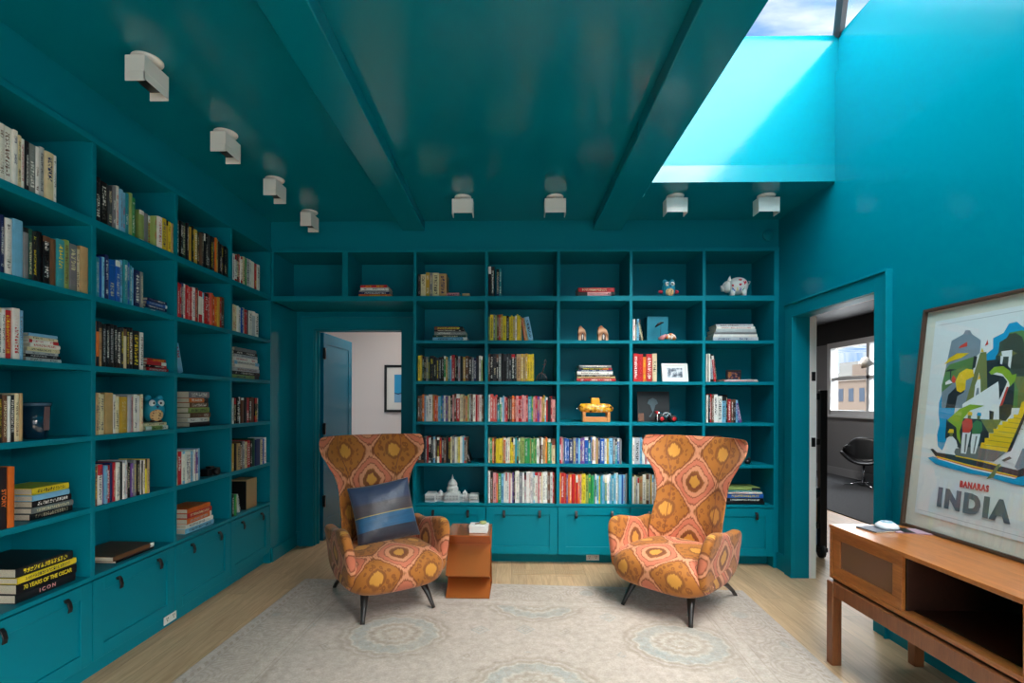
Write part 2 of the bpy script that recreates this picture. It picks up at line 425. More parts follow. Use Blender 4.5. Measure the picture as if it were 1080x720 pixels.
struct('baseboard_study', MB().box(SX-.018, SX, 1.5, SY1, 0, .16), mat('grey_trim_paint', (150, 150, 152), .5))
wn3 = empty('window_3', (SX, (wy0+wy1)/2, wz0), kind='structure')
hy = (wy1-wy0)/2; hz = wz1-wz0
m = MB(); f_ = .07
m.box(-.03, .1, -hy-f_, -hy+.04, -f_, hz+f_); m.box(-.03, .1, hy-.04, hy+f_, -f_, hz+f_); m.box(-.03, .1, -hy, hy, -f_, .04); m.box(-.03, .1, -hy, hy, hz-.04, hz+f_)
m.box(-.07, .1, -hy-f_-.03, hy+f_+.03, -f_-.03, -f_+.01)
m.box(.0, .08, -hy, hy, hz*.5-.035, hz*.5+.035); m.box(.0, .08, -hy+.30, -hy+.38, 0, hz)
m.build('window_frame', mat('grey_white_window_paint', (205, 207, 210), .45), wn3, bevel=.003)
MB().box(.05, .055, -hy, hy, 0, hz).build('glass_pane', M_glass, wn3)
# town outside the study window
M_b = [mat('tan_brick_facade', (112, 92, 78), .8), mat('pale_stone_facade', (126, 120, 114), .8), mat('rose_brick_facade', (104, 82, 76), .8), mat('grey_render_facade', (100, 100, 104), .8)]
M_bw = mat('dark_window_glazing', (60, 68, 80), .3)
town = [(26, 36, 5, 6.5, 3.2, 0, 'tan brick apartment block, broadest one seen through the study window'), (30, 44, 4.5, 6, 3.9, 1, 'pale stone tower seen through the study window'),
        (22, 43, 4, 4, 2.4, 2, 'low rose brick house seen through the study window'), (47, 66, 6, 5, 5.0, 0, 'tallest stepped brick tower beyond the study window'), (36, 60, 8, 8, 3.4, 3, 'grey rendered block at far edge of study window view'),
        (48, 84, 10, 10, 5.0, 1, 'distant pale block far beyond the study window')]
for (bx_, by_, sx, sy, h, k, lab) in town:
    b = empty('apartment_building', (bx_, by_, -8), label=lab, cat='building')
    MB().box(-sx/2, sx/2, -sy/2, sy/2, 0, h+8).box(-sx/2-.1, sx/2+.1, -sy/2-.1, sy/2+.1, h+7.7, h+8).box(-sx/5, sx/8, -sy/6, sy/4, h+8, h+9).build('facade', M_b[k], b)
    m = MB()
    n = int(sy/1.0)
    for iz in range(int((h+8)/1.5)):
        for i in range(n):
            y = -sy/2+(i+.5)*sy/n; m.box(-sx/2-.02, -sx/2+.02, y-.25, y+.25, iz*1.5+.5, iz*1.5+1.4)
        for i in range(int(sx)):
            x = -sx/2+(i+.5)*sx/int(sx); m.box(x-.25, x+.25, -sy/2-.02, -sy/2+.02, iz*1.5+.5, iz*1.5+1.4)
    m.build('window', M_bw, b)
g = MB().box(7.5, 160, -60, 200, -8.2, -8); struct('ground', g, mat('street_ground', (128, 128, 124), .9))
# study carpet
def carpet_build(nt, b):
    v = coords(nt, 'Object', (1, 1, 1)); n = noise(nt, v, 60, 4, .7)
    nt.links.new(ramp(nt, n, [(.3, srgb(46, 47, 50)), (.7, srgb(74, 76, 80))]), b.inputs['Base Color'])
o = MB().box(4.25, 6.43, 1.6, 11.1, 0.001, .012).build('study_carpet', mat('charcoal_carpet', rough=.9, build=carpet_build))
setp(o, 'dark charcoal carpet covering the study floor beyond the side doorway', 'carpet')
# ---------------------------------------------------------------- built-in bookcases
ZS = [2.3788, 1.9859, 1.6248, 1.2660, .8976, .545]       # shelf tops, from above
ZT = 2.7977; ST = .028
DRW0, DRW1 = .100, .515
DEP = .42
BX0 = -.8619; BXE = BX0+5*PITCH                               # divider lines of the back bookcase
def drawer(parent, L0, L1, fixed, axis):
    """shaker drawer front between L0 and L1 along the bookcase front"""
    g = .004; L0 += g; L1 -= g
    c = (L0+L1)/2
    if axis == 'x': loc = (c, fixed, DRW0); rot = 0
    else: loc = (fixed, c, DRW0); rot = R(90)
    hw = (L1-L0)/2; H = DRW1-DRW0; fr = .068
    m = MB(); m.box(-hw, hw, 0, .02, 0, H) if False else None
    m.box(-hw, -hw+fr, 0, .02, 0, H); m.box(hw-fr, hw, 0, .02, 0, H); m.box(-hw+fr, hw-fr, 0, .02, 0, fr); m.box(-hw+fr, hw-fr, 0, .02, H-fr, H)
    m.box(-hw+fr, hw-fr, .009, .02, fr, H-fr)
    d = m.build('drawer', M_case, parent, bevel=.0012, seg=1, loc=loc, rot=(0, 0, rot))
    for k in (-.5, .5):
        x = k*hw*1.0
        q = MB()
        q.add(*strap(x, H-.03), smooth=False)
        q.box(x-.008, x+.008, -.012, 0, H-.045, H-.03)
        q.build('pull_tab', M_black, d, bevel=.001, seg=1)
    return d
def strap(x, z, w=.011):
    prof = [(0, z), (-.010, z+.002), (-.022, z-.012), (-.030, z-.040), (-.026, z-.062), (-.021, z-.061), (-.024, z-.040), (-.017, z-.015), (-.008, z-.005), (0, z-.006)]
    n = len(prof); vs = [(x-w, a, b) for a, b in prof]+[(x+w, a, b) for a, b in prof]
    return vs, [tuple(range(n)), tuple(range(n, 2*n))[::-1]]+[(i, n+i, n+(i+1) % n, (i+1) % n) for i in range(n)]
def shelves(root, seq):
    for nm, b in seq:
        m = MB().box(*b); m.build(nm, M_case, root, bevel=.0015, seg=1)
# back bookcase: five full bays plus two small bays over the doorway
bc = empty('bookcase', (0, 0, 0), label='teal built-in bookcase covering the back wall, with drawers and two cubbies over the doorway', cat='bookcase')
hd = .014
seq = [('side_panel', (XR-.045, XR-.002, D, D+DEP, 0, ZT)), ('side_panel', (BX0-hd, BX0+hd, D, YB-.026, 0, ZT))]
for i in range(1, 5): seq.append(('divider', (BX0+i*PITCH-hd, BX0+i*PITCH+hd, D+.001, D+DEP, .53, ZT-.02)))
seq.append(('divider', (BX0-PITCH+.012-.026, BX0-PITCH+.012+.026, D+.001, D+DEP, ZS[0]-.02, ZT-.02)))
seq.append(('side_panel', (XL+.001, XL+.020, D, D+DEP, ZS[0]-.046, ZT)))
seq.append(('top_rail', (XL+.008, XR-.002, D-.006, D+.03, ZT-.032, ZT)))
seq.append(('top_panel', (XL+.001, XR-.002, D+.03, D+DEP, ZT-.028, ZT-.001)))
seq.append(('shelf', (BX0, XR-.03, D+.0005, D+DEP, ZS[0]-.046, ZS[0])))
seq.append(('shelf', (XL+.001, BX0, D+.0005, YB-.003, ZS[0]-.046, ZS[0])))
for z in ZS[1:5]: seq.append(('shelf', (BX0, XR-.03, D+.0015, D+DEP, z-ST, z)))
seq.append(('counter', (BX0, XR-.03, D-.001, D+DEP, ZS[5]-.022, ZS[5])))
seq.append(('back_panel', (BX0, XR-.03, D+DEP, D+DEP+.018, .05, ZT)))
seq.append(('back_panel', (XL+.001, BX0, D+DEP, D+DEP+.018, ZS[0]-.046, ZT)))
seq.append(('toe_kick', (BX0, XR-.03, D+.11, D+.13, 0, .10)))
seq.append(('drawer_carcass', (BX0+.012, XR-.03, D+.022, D+DEP, .10, .523)))
shelves(bc, seq)
for i in range(5): drawer(bc, BX0+i*PITCH+(.012 if i == 0 else 0), BX0+(i+1)*PITCH-(.025 if i == 4 else 0), D+.001, 'x')
# left bookcase
YL = [D-i*PITCH for i in range(6)]
bl = empty('bookcase', (0, 0, 0), label='teal built-in bookcase covering the long side wall, with drawers below its shelves', cat='bookcase')
X0 = XL-DEP
seq = [('side_panel', (X0, XL, YL[0]-.012, YL[0]+.0, 0, ZT))]
for i in range(1, 6): seq.append(('divider', (X0, XL-.001, YL[i]-hd, YL[i]+hd, .53, ZT-.02)))
Y5 = YL[5]-hd
seq.append(('side_panel', (X0, XL, Y5-.03, Y5, 0, ZT)))
seq.append(('top_rail', (XL-.03, XL+.006, Y5, YL[0], ZT-.032, ZT)))
seq.append(('top_panel', (X0, XL-.03, Y5, YL[0], ZT-.028, ZT-.001)))
seq.append(('shelf', (X0, XL-.0005, Y5, YL[0]-.012, ZS[0]-.040, ZS[0])))
for z in ZS[1:5]: seq.append(('shelf', (X0, XL-.0015, Y5, YL[0]-.012, z-ST, z)))
seq.append(('counter', (X0, XL+.001, Y5, YL[0]-.012, ZS[5]-.022, ZS[5])))
seq.append(('back_panel', (X0-.018, X0, Y5, YL[0], .05, ZT)))
seq.append(('toe_kick', (XL-.075, XL-.055, Y5, YL[0]-.012, 0, .10)))
seq.append(('drawer_carcass', (X0, XL-.022, Y5, YL[0]-.012, .10, .523)))
shelves(bl, seq)
for i in range(5): drawer(bl, YL[i+1], YL[i]-(.014 if i == 0 else 0), XL-.001, 'y')
# return panel between bookcase corner and the recessed doorway
struct('wall_recess_side', MB().box(XL-.03, XL-.0005, D+.001, YB, 0, 2.33).box(XL-.0005, XL+.014, D+.02, YB-.02, 0, .12), M_wall)

# power outlets in the toe kicks
def outlet(loc, rz, lab):
    o = empty('outlet', loc, rz, lab, 'outlet')
    MB().box(-.058, .058, -.006, 0, 0, .062).build('cover_plate', M_white, o, bevel=.002)
    m = MB()
    for s in (-.03, .03):
        m.box(s-.008, s-.005, -.0075, -.0055, .03, .042); m.box(s+.005, s+.008, -.0075, -.0055, .03, .042); m.box(s-.003, s+.003, -.0075, -.0055, .018, .024)
    m.build('socket_slots', M_black, o)
outlet(px2(625, 593, Y=D+.109)*1.0+Vector((0, 0, 0)), 0, 'white power outlet in the toe kick below the back bookcase')
p = px2(179, 655, X=XL-.054); outlet((XL-.054, p.y, .018), R(90), 'white power outlet in the toe kick of the side bookcase')
bpy.data.objects['outlet'].location.z = .018

# flush wooden floor vent
fv = empty('floor_vent', ((px2(540, 603, Z=0).x+px2(617, 603, Z=0).x)/2, px2(578, 603.5, Z=0).y, 0), label='flush oak floor vent in front of the back bookcase drawers', cat='floor vent')
m = MB(); m.box(-.30, .30, -.055, -.045, 0, .004); m.box(-.30, .30, .045, .055, 0, .004); m.box(-.30, -.29, -.045, .045, 0, .004); m.box(.29, .30, -.045, .045, 0, .004)
for i in range(40): m.box(-.285+i*.0145, -.277+i*.0145, -.045, .045, 0, .003)
m.build('frame_and_slats', mat('oak_vent_wood', rough=.35, build=wood_build((180, 148, 112), (205, 172, 134), (1, 8, 1))), fv)

# ---------------------------------------------------------------- ceiling spotlights
def spot(loc, rz, lab):
    o = empty('ceiling_spotlight', loc, rz, lab, 'spotlight', 'white box spotlights on the ceiling')
    m = MB(); m.lathe([(.062, -.010), (.066, -.004), (.066, 0)][::1], seg=32); m.lathe([(.016, -.03), (.016, -.008)], seg=16)
    m.build('canopy', M_white, o)
    # housing: closed upper box, open stepped recess below facing +y
    hw, hd_, z1, z0 = .082, .046, -.028, -.145
    zs = z1-.075
    m = MB()
    m.box(-hw, hw, -hd_, hd_, zs, z1)
    m.box(-hw, -hw+.006, -hd_, hd_, z0, zs); m.box(hw-.006, hw, -hd_, hd_, z0, zs)
    m.prism([(-hd_, zs), (-hd_+.006, zs), (-hd_+.006, z0+.010), (-hd_, z0+.006)], -hw, hw, 'x')
    m.build('housing', M_white, o, bevel=.0015, seg=1)
    MB().box(-hw+.01, hw-.01, -hd_+.012, hd_-.008, zs-.006, zs).build('aperture', M_blackmetal, o)
    return o
for k, (x, near) in enumerate(((146, 'nearest the camera'), (234.5, 'second from the camera'), (289, 'third from the camera'), (327, 'nearest the corner'))):
    y = 1.67*F/(541-x)+.085
    spot((-1.716, y, CEIL), R(90), 'white box spotlight in the row along the side bookcase, %s' % near)
for k, (x, lab) in enumerate(((488, 'between the two beams, nearer the first beam'), (585.5, 'between the two beams, nearer the skylight beam'), (713, 'under the skylight shaft, nearer the beam'), (809.5, 'under the skylight shaft, nearer the side wall'))):
    p = px2(x, 219, Y=3.93); spot((p.x, 3.95, CEIL), 0, 'white box spotlight facing the back bookcase, '+lab)
o = MB().ell((0, 0, 0), (.022, .022, .022)).build('ball_sensor', mat('teal_sensor_shell', (60, 190, 200), .25), None, loc=(.985, 3.86, CEIL-.02)); setp(o, 'small round teal ball sensor on the ceiling beside the skylight beam', 'sensor')
o = MB().lathe([(.05, 0), (.05, .008), (.045, .011)], seg=28).build('junction_cover', M_case, None, loc=(px2(810, 247, Y=D+.01).x, D+.011, 2.91), rot=(R(90), 0, 0)); setp(o, 'round teal cover disc on the frieze above the corner bay', 'cover plate')

# ---------------------------------------------------------------- books
PAL = dict(k=((22, 22, 25), 'black'), K=((52, 54, 60), 'charcoal'), w=((236, 232, 222), 'white'), c=((222, 208, 166), 'cream'), t=((188, 154, 106), 'tan'),
           n=((108, 70, 48), 'brown'), r=((188, 34, 40), 'red'), C=((222, 88, 76), 'coral'), p=((222, 150, 150), 'pink'), o=((226, 112, 44), 'orange'),
           y=((232, 204, 44), 'yellow'), d=((196, 158, 56), 'gold'), l=((150, 170, 96), 'light green'), g=((48, 146, 78), 'green'), G=((24, 72, 56), 'dark green'),
           T=((44, 142, 156), 'turquoise'), b=((124, 186, 216), 'pale blue'), B=((30, 92, 176), 'blue'), N=((28, 44, 92), 'navy'), v=((112, 76, 144), 'purple'),
           s=((128, 128, 130), 'grey'), S=((184, 186, 188), 'silver grey'))
def cover_build(nt, b):
    a = nd(nt, 'ShaderNodeAttribute', attribute_name='paint'); k = nd(nt, 'ShaderNodeAttribute', attribute_name='ink')
    uv = nd(nt, 'ShaderNodeUVMap', uv_map='glyph'); rg = nd(nt, 'ShaderNodeUVMap', uv_map='range')
    s = nd(nt, 'ShaderNodeSeparateXYZ'); nt.links.new(uv.outputs[0], s.inputs[0]); q = nd(nt, 'ShaderNodeSeparateXYZ'); nt.links.new(rg.outputs[0], q.inputs[0])
    # worn printed marks along the spine: cells of ink, like lettering too small to read
    fu = mth(nt, 'FLOOR', mth(nt, 'MULTIPLY', s.outputs[0], 4)); fv = mth(nt, 'FLOOR', mth(nt, 'MULTIPLY', s.outputs[1], 3.2))
    cb = nd(nt, 'ShaderNodeCombineXYZ'); nt.links.new(fu, cb.inputs[0]); nt.links.new(fv, cb.inputs[1]); nt.links.new(q.outputs[1], cb.inputs[2])
    w = nd(nt, 'ShaderNodeTexWhiteNoise'); nt.links.new(cb.outputs[0], w.inputs['Vector'])
    on = mth(nt, 'GREATER_THAN', w.outputs['Value'], .42)
    gap = mth(nt, 'LESS_THAN', mth(nt, 'FRACT', s.outputs[0]), .76)
    cw = nd(nt, 'ShaderNodeTexWhiteNoise', noise_dimensions='2D'); cb2 = nd(nt, 'ShaderNodeCombineXYZ')
    nt.links.new(mth(nt, 'FLOOR', mth(nt, 'DIVIDE', s.outputs[0], 5.3)), cb2.inputs[0]); nt.links.new(q.outputs[1], cb2.inputs[1]); nt.links.new(cb2.outputs[0], cw.inputs['Vector'])
    word = mth(nt, 'GREATER_THAN', cw.outputs['Value'], .25)
    inside = mth(nt, 'LESS_THAN', mth(nt, 'ABSOLUTE', s.outputs[1]), .52)
    rng = mth(nt, 'LESS_THAN', mth(nt, 'ABSOLUTE', q.outputs[0]), .78)
    m_ = mth(nt, 'MULTIPLY', mth(nt, 'MULTIPLY', mth(nt, 'MULTIPLY', on, gap), mth(nt, 'MULTIPLY', word, inside)), mth(nt, 'MULTIPLY', rng, k.outputs['Alpha']))
    c = mixc(nt, m_, a.outputs['Color'], k.outputs['Color'])
    n = noise(nt, coords(nt, 'Object'), 22, 3)
    c = mixc(nt, 1.0, c, ramp(nt, n, [(.3, (.88, .88, .88, 1)), (.7, (1.05, 1.05, 1.05, 1))]), 'MULTIPLY')
    nt.links.new(c, b.inputs['Base Color'])
M_cover = mat('printed_book_cover', rough=.42, spec=.3, build=cover_build)
def page_build(nt, b):
    v = coords(nt, 'Object', (1, 1, 1)); n = noise(nt, v, 300, 2)
    nt.links.new(ramp(nt, n, [(.3, srgb(196, 184, 160)), (.7, srgb(228, 218, 196))]), b.inputs['Base Color'])
M_page = mat('book_pages', rough=.8, build=page_build)

class BookGeo:
    """cover + pages of one book in its own frame: thickness x, spine towards -y, height z from 0"""
    def __init__(s): s.v = []; s.f = []; s.col = []; s.ink = []; s.uv = []; s.rg = []; s.mi = []
    def quad(s, ps, col, ink=(0, 0, 0, 0), uv=None, rg=None, mi=0, M=None):
        b = len(s.v); s.v += [tuple(M @ Vector(p)) if M else p for p in ps]; s.f.append(tuple(range(b, b+len(ps))))
        s.col.append(col); s.ink.append(ink); s.uv.append(uv or [(0, 9)]*len(ps)); s.rg.append(rg or [(9, 0)]*len(ps)); s.mi.append(mi)
    def box(s, x0, x1, y0, y1, z0, z1, col, mi=0, M=None, skip=()):
        V = [(x, y, z) for z in (z0, z1) for y in (y0, y1) for x in (x0, x1)]
        for n, f in enumerate(((0, 2, 3, 1), (4, 5, 7, 6), (0, 1, 5, 4), (2, 6, 7, 3), (0, 4, 6, 2), (1, 3, 7, 5))):
            if n not in skip: s.quad([V[k] for k in f], col, mi=mi, M=M)
    def cover(s, B, M=None):
        w, h, d = B['w'], B['h'], B['d']; c, c2, c3, ink, seed = B['cols']
        t = min(.0028, w*.14)
        s.box(-w/2, -w/2+t, .003, d, 0, h, c3, M=M); s.box(w/2-t, w/2, .003, d, 0, h, c3, M=M)
        # slightly rounded spine in three bands
        xs = [-w/2, -w/2*.62, 0, w/2*.62, w/2]; ys = [.003, .0008, 0, .0008, .003]
        cuts = B['cuts']; cc = [c2, c, c2 if B['two'] else c]
        gl = max(.006, w*.42)
        for (z0, z1, ccol) in ((0, cuts[0]*h, cc[2]), (cuts[0]*h, cuts[1]*h, cc[1]), (cuts[1]*h, h, cc[0])):
            for i in range(4):
                uv = []; rg = []
                for (x, z) in ((xs[i], z0), (xs[i+1], z0), (xs[i+1], z1), (xs[i], z1)):
                    uv.append(((z)/gl, x/(w/2))); rg.append((2*z/h-1, seed))
                s.quad([(xs[i], ys[i], z0), (xs[i+1], ys[i+1], z0), (xs[i+1], ys[i+1], z1), (xs[i], ys[i], z1)], ccol, ink, uv, rg, M=M)
        for z in (0, h):
            p = [(xs[i], ys[i], z) for i in range(5)]+[(w/2, .005, z), (-w/2, .005, z)]
            s.quad(p if z else p[::-1], c, M=M)
    def pages(s, B, M=None, mi=1):
        w, h, d = B['w'], B['h'], B['d']; t = min(.0028, w*.14)
        s.box(-w/2+t, w/2-t, .004, d-.004, .003, h-.003, lin((214, 203, 180))+(1,), mi=mi, M=M)
    def build(s, name, mats):
        me = bpy.data.meshes.new(name); me.from_pydata(s.v, [], s.f)
        for m in mats: me.materials.append(m)
        me.uv_layers.new(name='glyph'); me.uv_layers.new(name='range')
        me.color_attributes.new('paint', 'FLOAT_COLOR', 'CORNER'); me.color_attributes.new('ink', 'FLOAT_COLOR', 'CORNER')
        A = []; Bv = []; Cc = []; Dd = []
        for f, c, k, u, r in zip(s.f, s.col, s.ink, s.uv, s.rg):
            for j in range(len(f)): A += c; Bv += k; Cc += u[j]; Dd += r[j]
        me.color_attributes['paint'].data.foreach_set('color', A); me.color_attributes['ink'].data.foreach_set('color', Bv)
        me.uv_layers['glyph'].data.foreach_set('uv', Cc); me.uv_layers['range'].data.foreach_set('uv', Dd)
        me.polygons.foreach_set('material_index', s.mi); me.update()
        o = bpy.data.objects.new(name, me); COL.objects.link(o); return o

LIGHTS = 'wcSylbpt'
BOOKS = []
ORD = ['', 'first', 'second', 'third', 'fourth', 'fifth', 'sixth', 'seventh', 'eighth', 'ninth', 'tenth', 'eleventh', 'twelfth', 'thirteenth', 'fourteenth', 'fifteenth', 'sixteenth', 'seventeenth', 'eighteenth', 'nineteenth', 'twentieth',
       'twenty-first', 'twenty-second', 'twenty-third', 'twenty-fourth', 'twenty-fifth', 'twenty-sixth', 'twenty-seventh', 'twenty-eighth', 'twenty-ninth', 'thirtieth', 'thirty-first', 'thirty-second', 'thirty-third', 'thirty-fourth', 'thirty-fifth', 'thirty-sixth', 'thirty-seventh', 'thirty-eighth', 'thirty-ninth', 'fortieth', 'forty-first']
ROWN = ['top', 'second', 'third', 'fourth', 'fifth', 'lowest']
LB = {'A': 'nearest', 'B': 'second', 'C': 'third', 'D': 'corner'}
BB = {-1: 'over-door', 0: 'first', 1: 'second', 2: 'third', 3: 'fourth', 4: 'last'}
def lin4(c, rng, j=10):
    q = rng.uniform(-j, j); return lin(tuple(min(250, max(6, v+q+rng.uniform(-j/3, j/3))) for v in c))+(1,)
def newbook(key, w, h, d, rng, plain=False):
    c, nm = PAL[key]; B = dict(w=w, h=h, d=d, key=key, name=nm)
    base = lin4(c, rng)
    alt = lin4(PAL[rng.choice({'k': 'kkKrnw', 'w': 'wwwcrb', 'c': 'cctn'}.get(key, key*3+'wk'))][0], rng)
    ink = lin4(PAL[rng.choice('kkKNrn' if key in LIGHTS else 'wwwycS')][0], rng, 6)
    B['two'] = rng.random() < .3
    a = rng.uniform(.08, .28); b = rng.uniform(.72, .92)
    B['cuts'] = (a, b); B['cols'] = (base, alt if rng.random() < .4 else base, base, ink[:3]+(0 if plain else (1 if rng.random() < .85 else 0),), rng.uniform(0, 90))
    return B
def place(side, bay, row, u, z, B, mode, inset, idx, n, lean=0, note=None, twist=0):
    """u: coordinate along the bookcase of the book's middle"""
    w, h = B['w'], B['h']
    if side == 'back': T = Matrix.Translation((u, D+inset, z))
    else: T = Matrix.Translation((XL-inset, u, z)) @ Matrix.Rotation(R(90), 4, 'Z')
    if mode == 'v':
        M = T @ Matrix.Rotation(twist, 4, 'Z') @ Matrix.Rotation(lean, 4, 'Y') if lean or twist else T
        if lean: M = T @ Matrix.Translation((0, 0, abs(math.sin(lean))*w/2)) @ Matrix.Rotation(lean, 4, 'Y')
    else:
        M = T @ Matrix.Rotation(twist, 4, 'Z') @ Matrix.Translation((-h/2, 0, w/2)) @ Matrix.Rotation(R(90), 4, 'Y')
    p0 = proj(M @ Vector((0, 0, 0))); p1 = proj(M @ Vector((0, 0, h))); q0 = proj(M @ Vector((-w/2, 0, h/2))); q1 = proj(M @ Vector((w/2, 0, h/2)))
    if p0[2] <= .1: return
    ar = math.hypot(p1[0]-p0[0], p1[1]-p0[1])*math.hypot(q1[0]-q0[0], q1[1]-q0[1])
    if max(p0[0], p1[0]) < -4: ar = 0
    B['area'] = ar*(1.15 if mode == 'h' else 1); B['M'] = M
    size = 'thick' if w > .037 else ('thin' if w < .018 else '')
    tall = 'tall' if (mode == 'v' and h > .262) else ('short' if (mode == 'v' and h < .185) else '')
    col = (size+' '+tall).strip()
    if len((col+' '+B['name']).split()) > 3: col = size
    where = '%s shelf, %s bay of the %s bookcase' % (ROWN[row-1], (LB if side == 'left' else BB)[bay], 'side' if side == 'left' else 'back')
    if note: lab = note
    elif mode == 'h': lab = '%s book lying %s from bottom, %s' % ((size+' '+B['name']).strip(), ORD[idx], where)
    elif lean: lab = '%s book leaning %s from the left, %s' % (B['name'], ORD[idx], where)
    else: lab = '%s book %s from left, %s' % (((size or tall)+' '+B['name']).strip() if len((col+' '+B['name']).split()) > 2 and len(B['name'].split()) > 1 else (col+' '+B['name']).strip(), ORD[idx], where)
    B['label'] = lab; B['group'] = 'books on the %s shelf, %s bay, %s bookcase' % (ROWN[row-1], (LB if side == 'left' else BB)[bay], 'side' if side == 'left' else 'back')
    BOOKS.append(B)
cnt = {}
def clampu(side, a, b):
    c = (a+b)/2; k = (D-c)/PITCH if side != 'back' else (c-BX0)/PITCH; k0 = math.floor(k)
    lo, hi = ((D-(k0+1)*PITCH, D-k0*PITCH) if side != 'back' else (BX0+k0*PITCH, BX0+(k0+1)*PITCH))
    return max(a, lo+.0155), min(b, hi-.0155)
def vrow(side, bay, row, px0, px1, s, hmin, hmax, inset=None, lean=0, dep=(.14, .19), notes=None, ws=None):
    s = s.replace(' ', '')
    rng = random.Random('%s%s%s%s' % (side, bay, row, px0))
    if inset is None: inset = .02 if side == 'back' else .005
    z = ZS[row-1]+.0004
    if side == 'back': a = px2(px0, 400, Y=D+inset).x; b = px2(px1, 400, Y=D+inset).x
    else: a = px2(px0, 400, X=XL-inset).y; b = px2(px1, 400, X=XL-inset).y
    a, b = clampu(side, a, b)
    wr = ws or [rng.uniform(.55, 1.0) if rng.random() < .7 else rng.uniform(1, 1.7) for _ in s]; tot = sum(wr); u = a
    h = rng.uniform(hmin, hmax)
    for i, ch in enumerate(s):
        w = (b-a)*wr[i]/tot
        h = max(hmin, min(hmax, h*.45+rng.uniform(hmin, hmax)*.55))
        B = newbook(ch, w*.965, h, rng.uniform(*dep), rng)
        k = cnt.get((side, bay, row, 'v'), 0)+1; cnt[(side, bay, row, 'v')] = k
        place(side, bay, row, u+w/2, z, B, 'v', inset+rng.uniform(0, .012), k, len(s), lean=lean, note=(notes or {}).get(i))
        u += w
def hstack(side, bay, row, px0, px1, s, thick, inset=.03, dep=(.17, .22), z0=None, notes=None, texts=None, taper=True, plain=False):
    rng = random.Random('h%s%s%s%s' % (side, bay, row, px0))
    z = (ZS[row-1] if z0 is None else z0)+.0004
    if side == 'back': a = px2(px0, 400, Y=D+inset).x; b = px2(px1, 400, Y=D+inset).x
    else: a = px2(px0, 400, X=XL-inset).y; b = px2(px1, 400, X=XL-inset).y
    a, b = clampu(side, a, b); a += .006; b -= .006
    L = b-a; n = len(s)
    for i, ch in enumerate(s):
        t = thick[i] if isinstance(thick, (list, tuple)) else thick*rng.uniform(.8, 1.2)
        l = L*(1-.22*i/max(1, n)) if taper else L*rng.uniform(.9, 1)
        B = newbook(ch, t, l, rng.uniform(*dep), rng, plain=plain)
        if texts and texts.get(i):
            B['text'] = texts[i]; c = B['cols']; B['cols'] = (c[0], c[0], c[0], c[3][:3]+(0,), c[4])
        k = cnt.get((side, bay, row, 'h'), 0)+1; cnt[(side, bay, row, 'h')] = k
        place(side, bay, row, (a+b)/2+rng.uniform(-.006, .006)+(0 if not taper else -(L-l)*.1), z, B, 'h', inset+rng.uniform(0, .012), k, n, note=(notes or {}).get(i), twist=rng.uniform(-.03, .03))
        z += t+.0004
def R6(r): return r
# side bookcase
vrow('left', 'A', 1, -22, 61, 'wwcwwwcwkswScw', .215, .25)
vrow('left', 'A', 2, -22, 95, 'kSskNwbsGkkknTlsct', .20, .255)
vrow('left', 'A', 3, -22, 27, 'wSwwwrwb', .205, .235)
hstack('left', 'A', 3, 28, 67, 'wkScwwcb', .0165)
vrow('left', 'A', 4, -20, 26, 'ksknknwkct', .19, .22)
vrow('left', 'A', 5, 1, 17, 'ko', .27, .275, notes={0: 'tall black book titled STORY in orange letters, standing beside an orange book', 1: 'tall plain orange book standing at the end beside the lying stack'}, ws=[1.25, 1], dep=(.2, .2))
BOOKS[-1]['h'] = BOOKS[-2]['h'] = .262; BOOKS[-2]['text'] = ('STORY', 'o', 'up'); 
for q in (-1, -2):
    c = BOOKS[q]['cols']; BOOKS[q]['cols'] = (c[0], c[0], c[0], c[3][:3]+(0,), c[4])
hstack('left', 'A', 5, 32, 80, 'kskby', [.030, .026, .030, .026, .030], texts={}, dep=(.2, .24))
hstack('left', 'A', 6, 17, 84, 'kkyk', [.040, .044, .028, .040], dep=(.30, .33), texts={0: ('I C O N', 'p', 'flat'), 1: ('70 YEARS OF THE OSCAR', 'y', 'flat')},
       notes={0: 'large black book with ICON in pink on its spine, bottom of the big stack', 1: 'large black book with 70 YEARS OF THE OSCAR in yellow on its spine', 2: 'large yellow-green book in the big stack on the lowest shelf, nearest bay', 3: 'large black glossy book topmost of the big stack, lowest shelf, nearest bay'}, taper=False)
vrow('left', 'B', 1, 102, 144, 'kkKswbbTlg', .205, .25)
vrow('left', 'B', 1, 147, 162, 'lsl', .175, .19, lean=0, inset=.03)
vrow('left', 'B', 1, 164, 183, 'lwydyt', .18, .20)
vrow('left', 'B', 2, 102, 152, 'TBbNBBbTBTbNs', .20, .25)
hstack('left', 'B', 2, 154, 180, 'TNBN', .022)
vrow('left', 'B', 3, 102, 153, 'otkkkkkKcknkw', .21, .245)
hstack('left', 'B', 3, 155, 179, 'rkrr', .019)
vrow('left', 'B', 4, 102, 152, 'tcctwcdSpwwc', .195, .23)
hstack('left', 'B', 4, 153, 180, 'lc', .022, taper=False)
vrow('left', 'B', 5, 102, 160, 'nwvbrNrwwkwSwkvskwkwytr', .185, .225)
hstack('left', 'B', 6, 121, 165, 'kn', [.012, .026], dep=(.26, .3), plain=True, notes={0: 'thin black folio lying under the brown atlas, lowest shelf of the second bay', 1: 'wide glossy brown atlas lying alone on the lowest shelf of the second bay'}, taper=False)
vrow('left', 'C', 1, 187.5, 242, 'kkGkKdkdknKkkKkNotkkKkk', .215, .26)
vrow('left', 'C', 2, 187.5, 238, 'rrNwrCrwrnwwrrCorodrn', .20, .245)
vrow('left', 'C', 3, 190, 195, 'b', .195, .195, lean=-.26, inset=.04, notes={0: 'pale blue picture book leaning alone on the third shelf of the third bay'}, dep=(.16, .16))
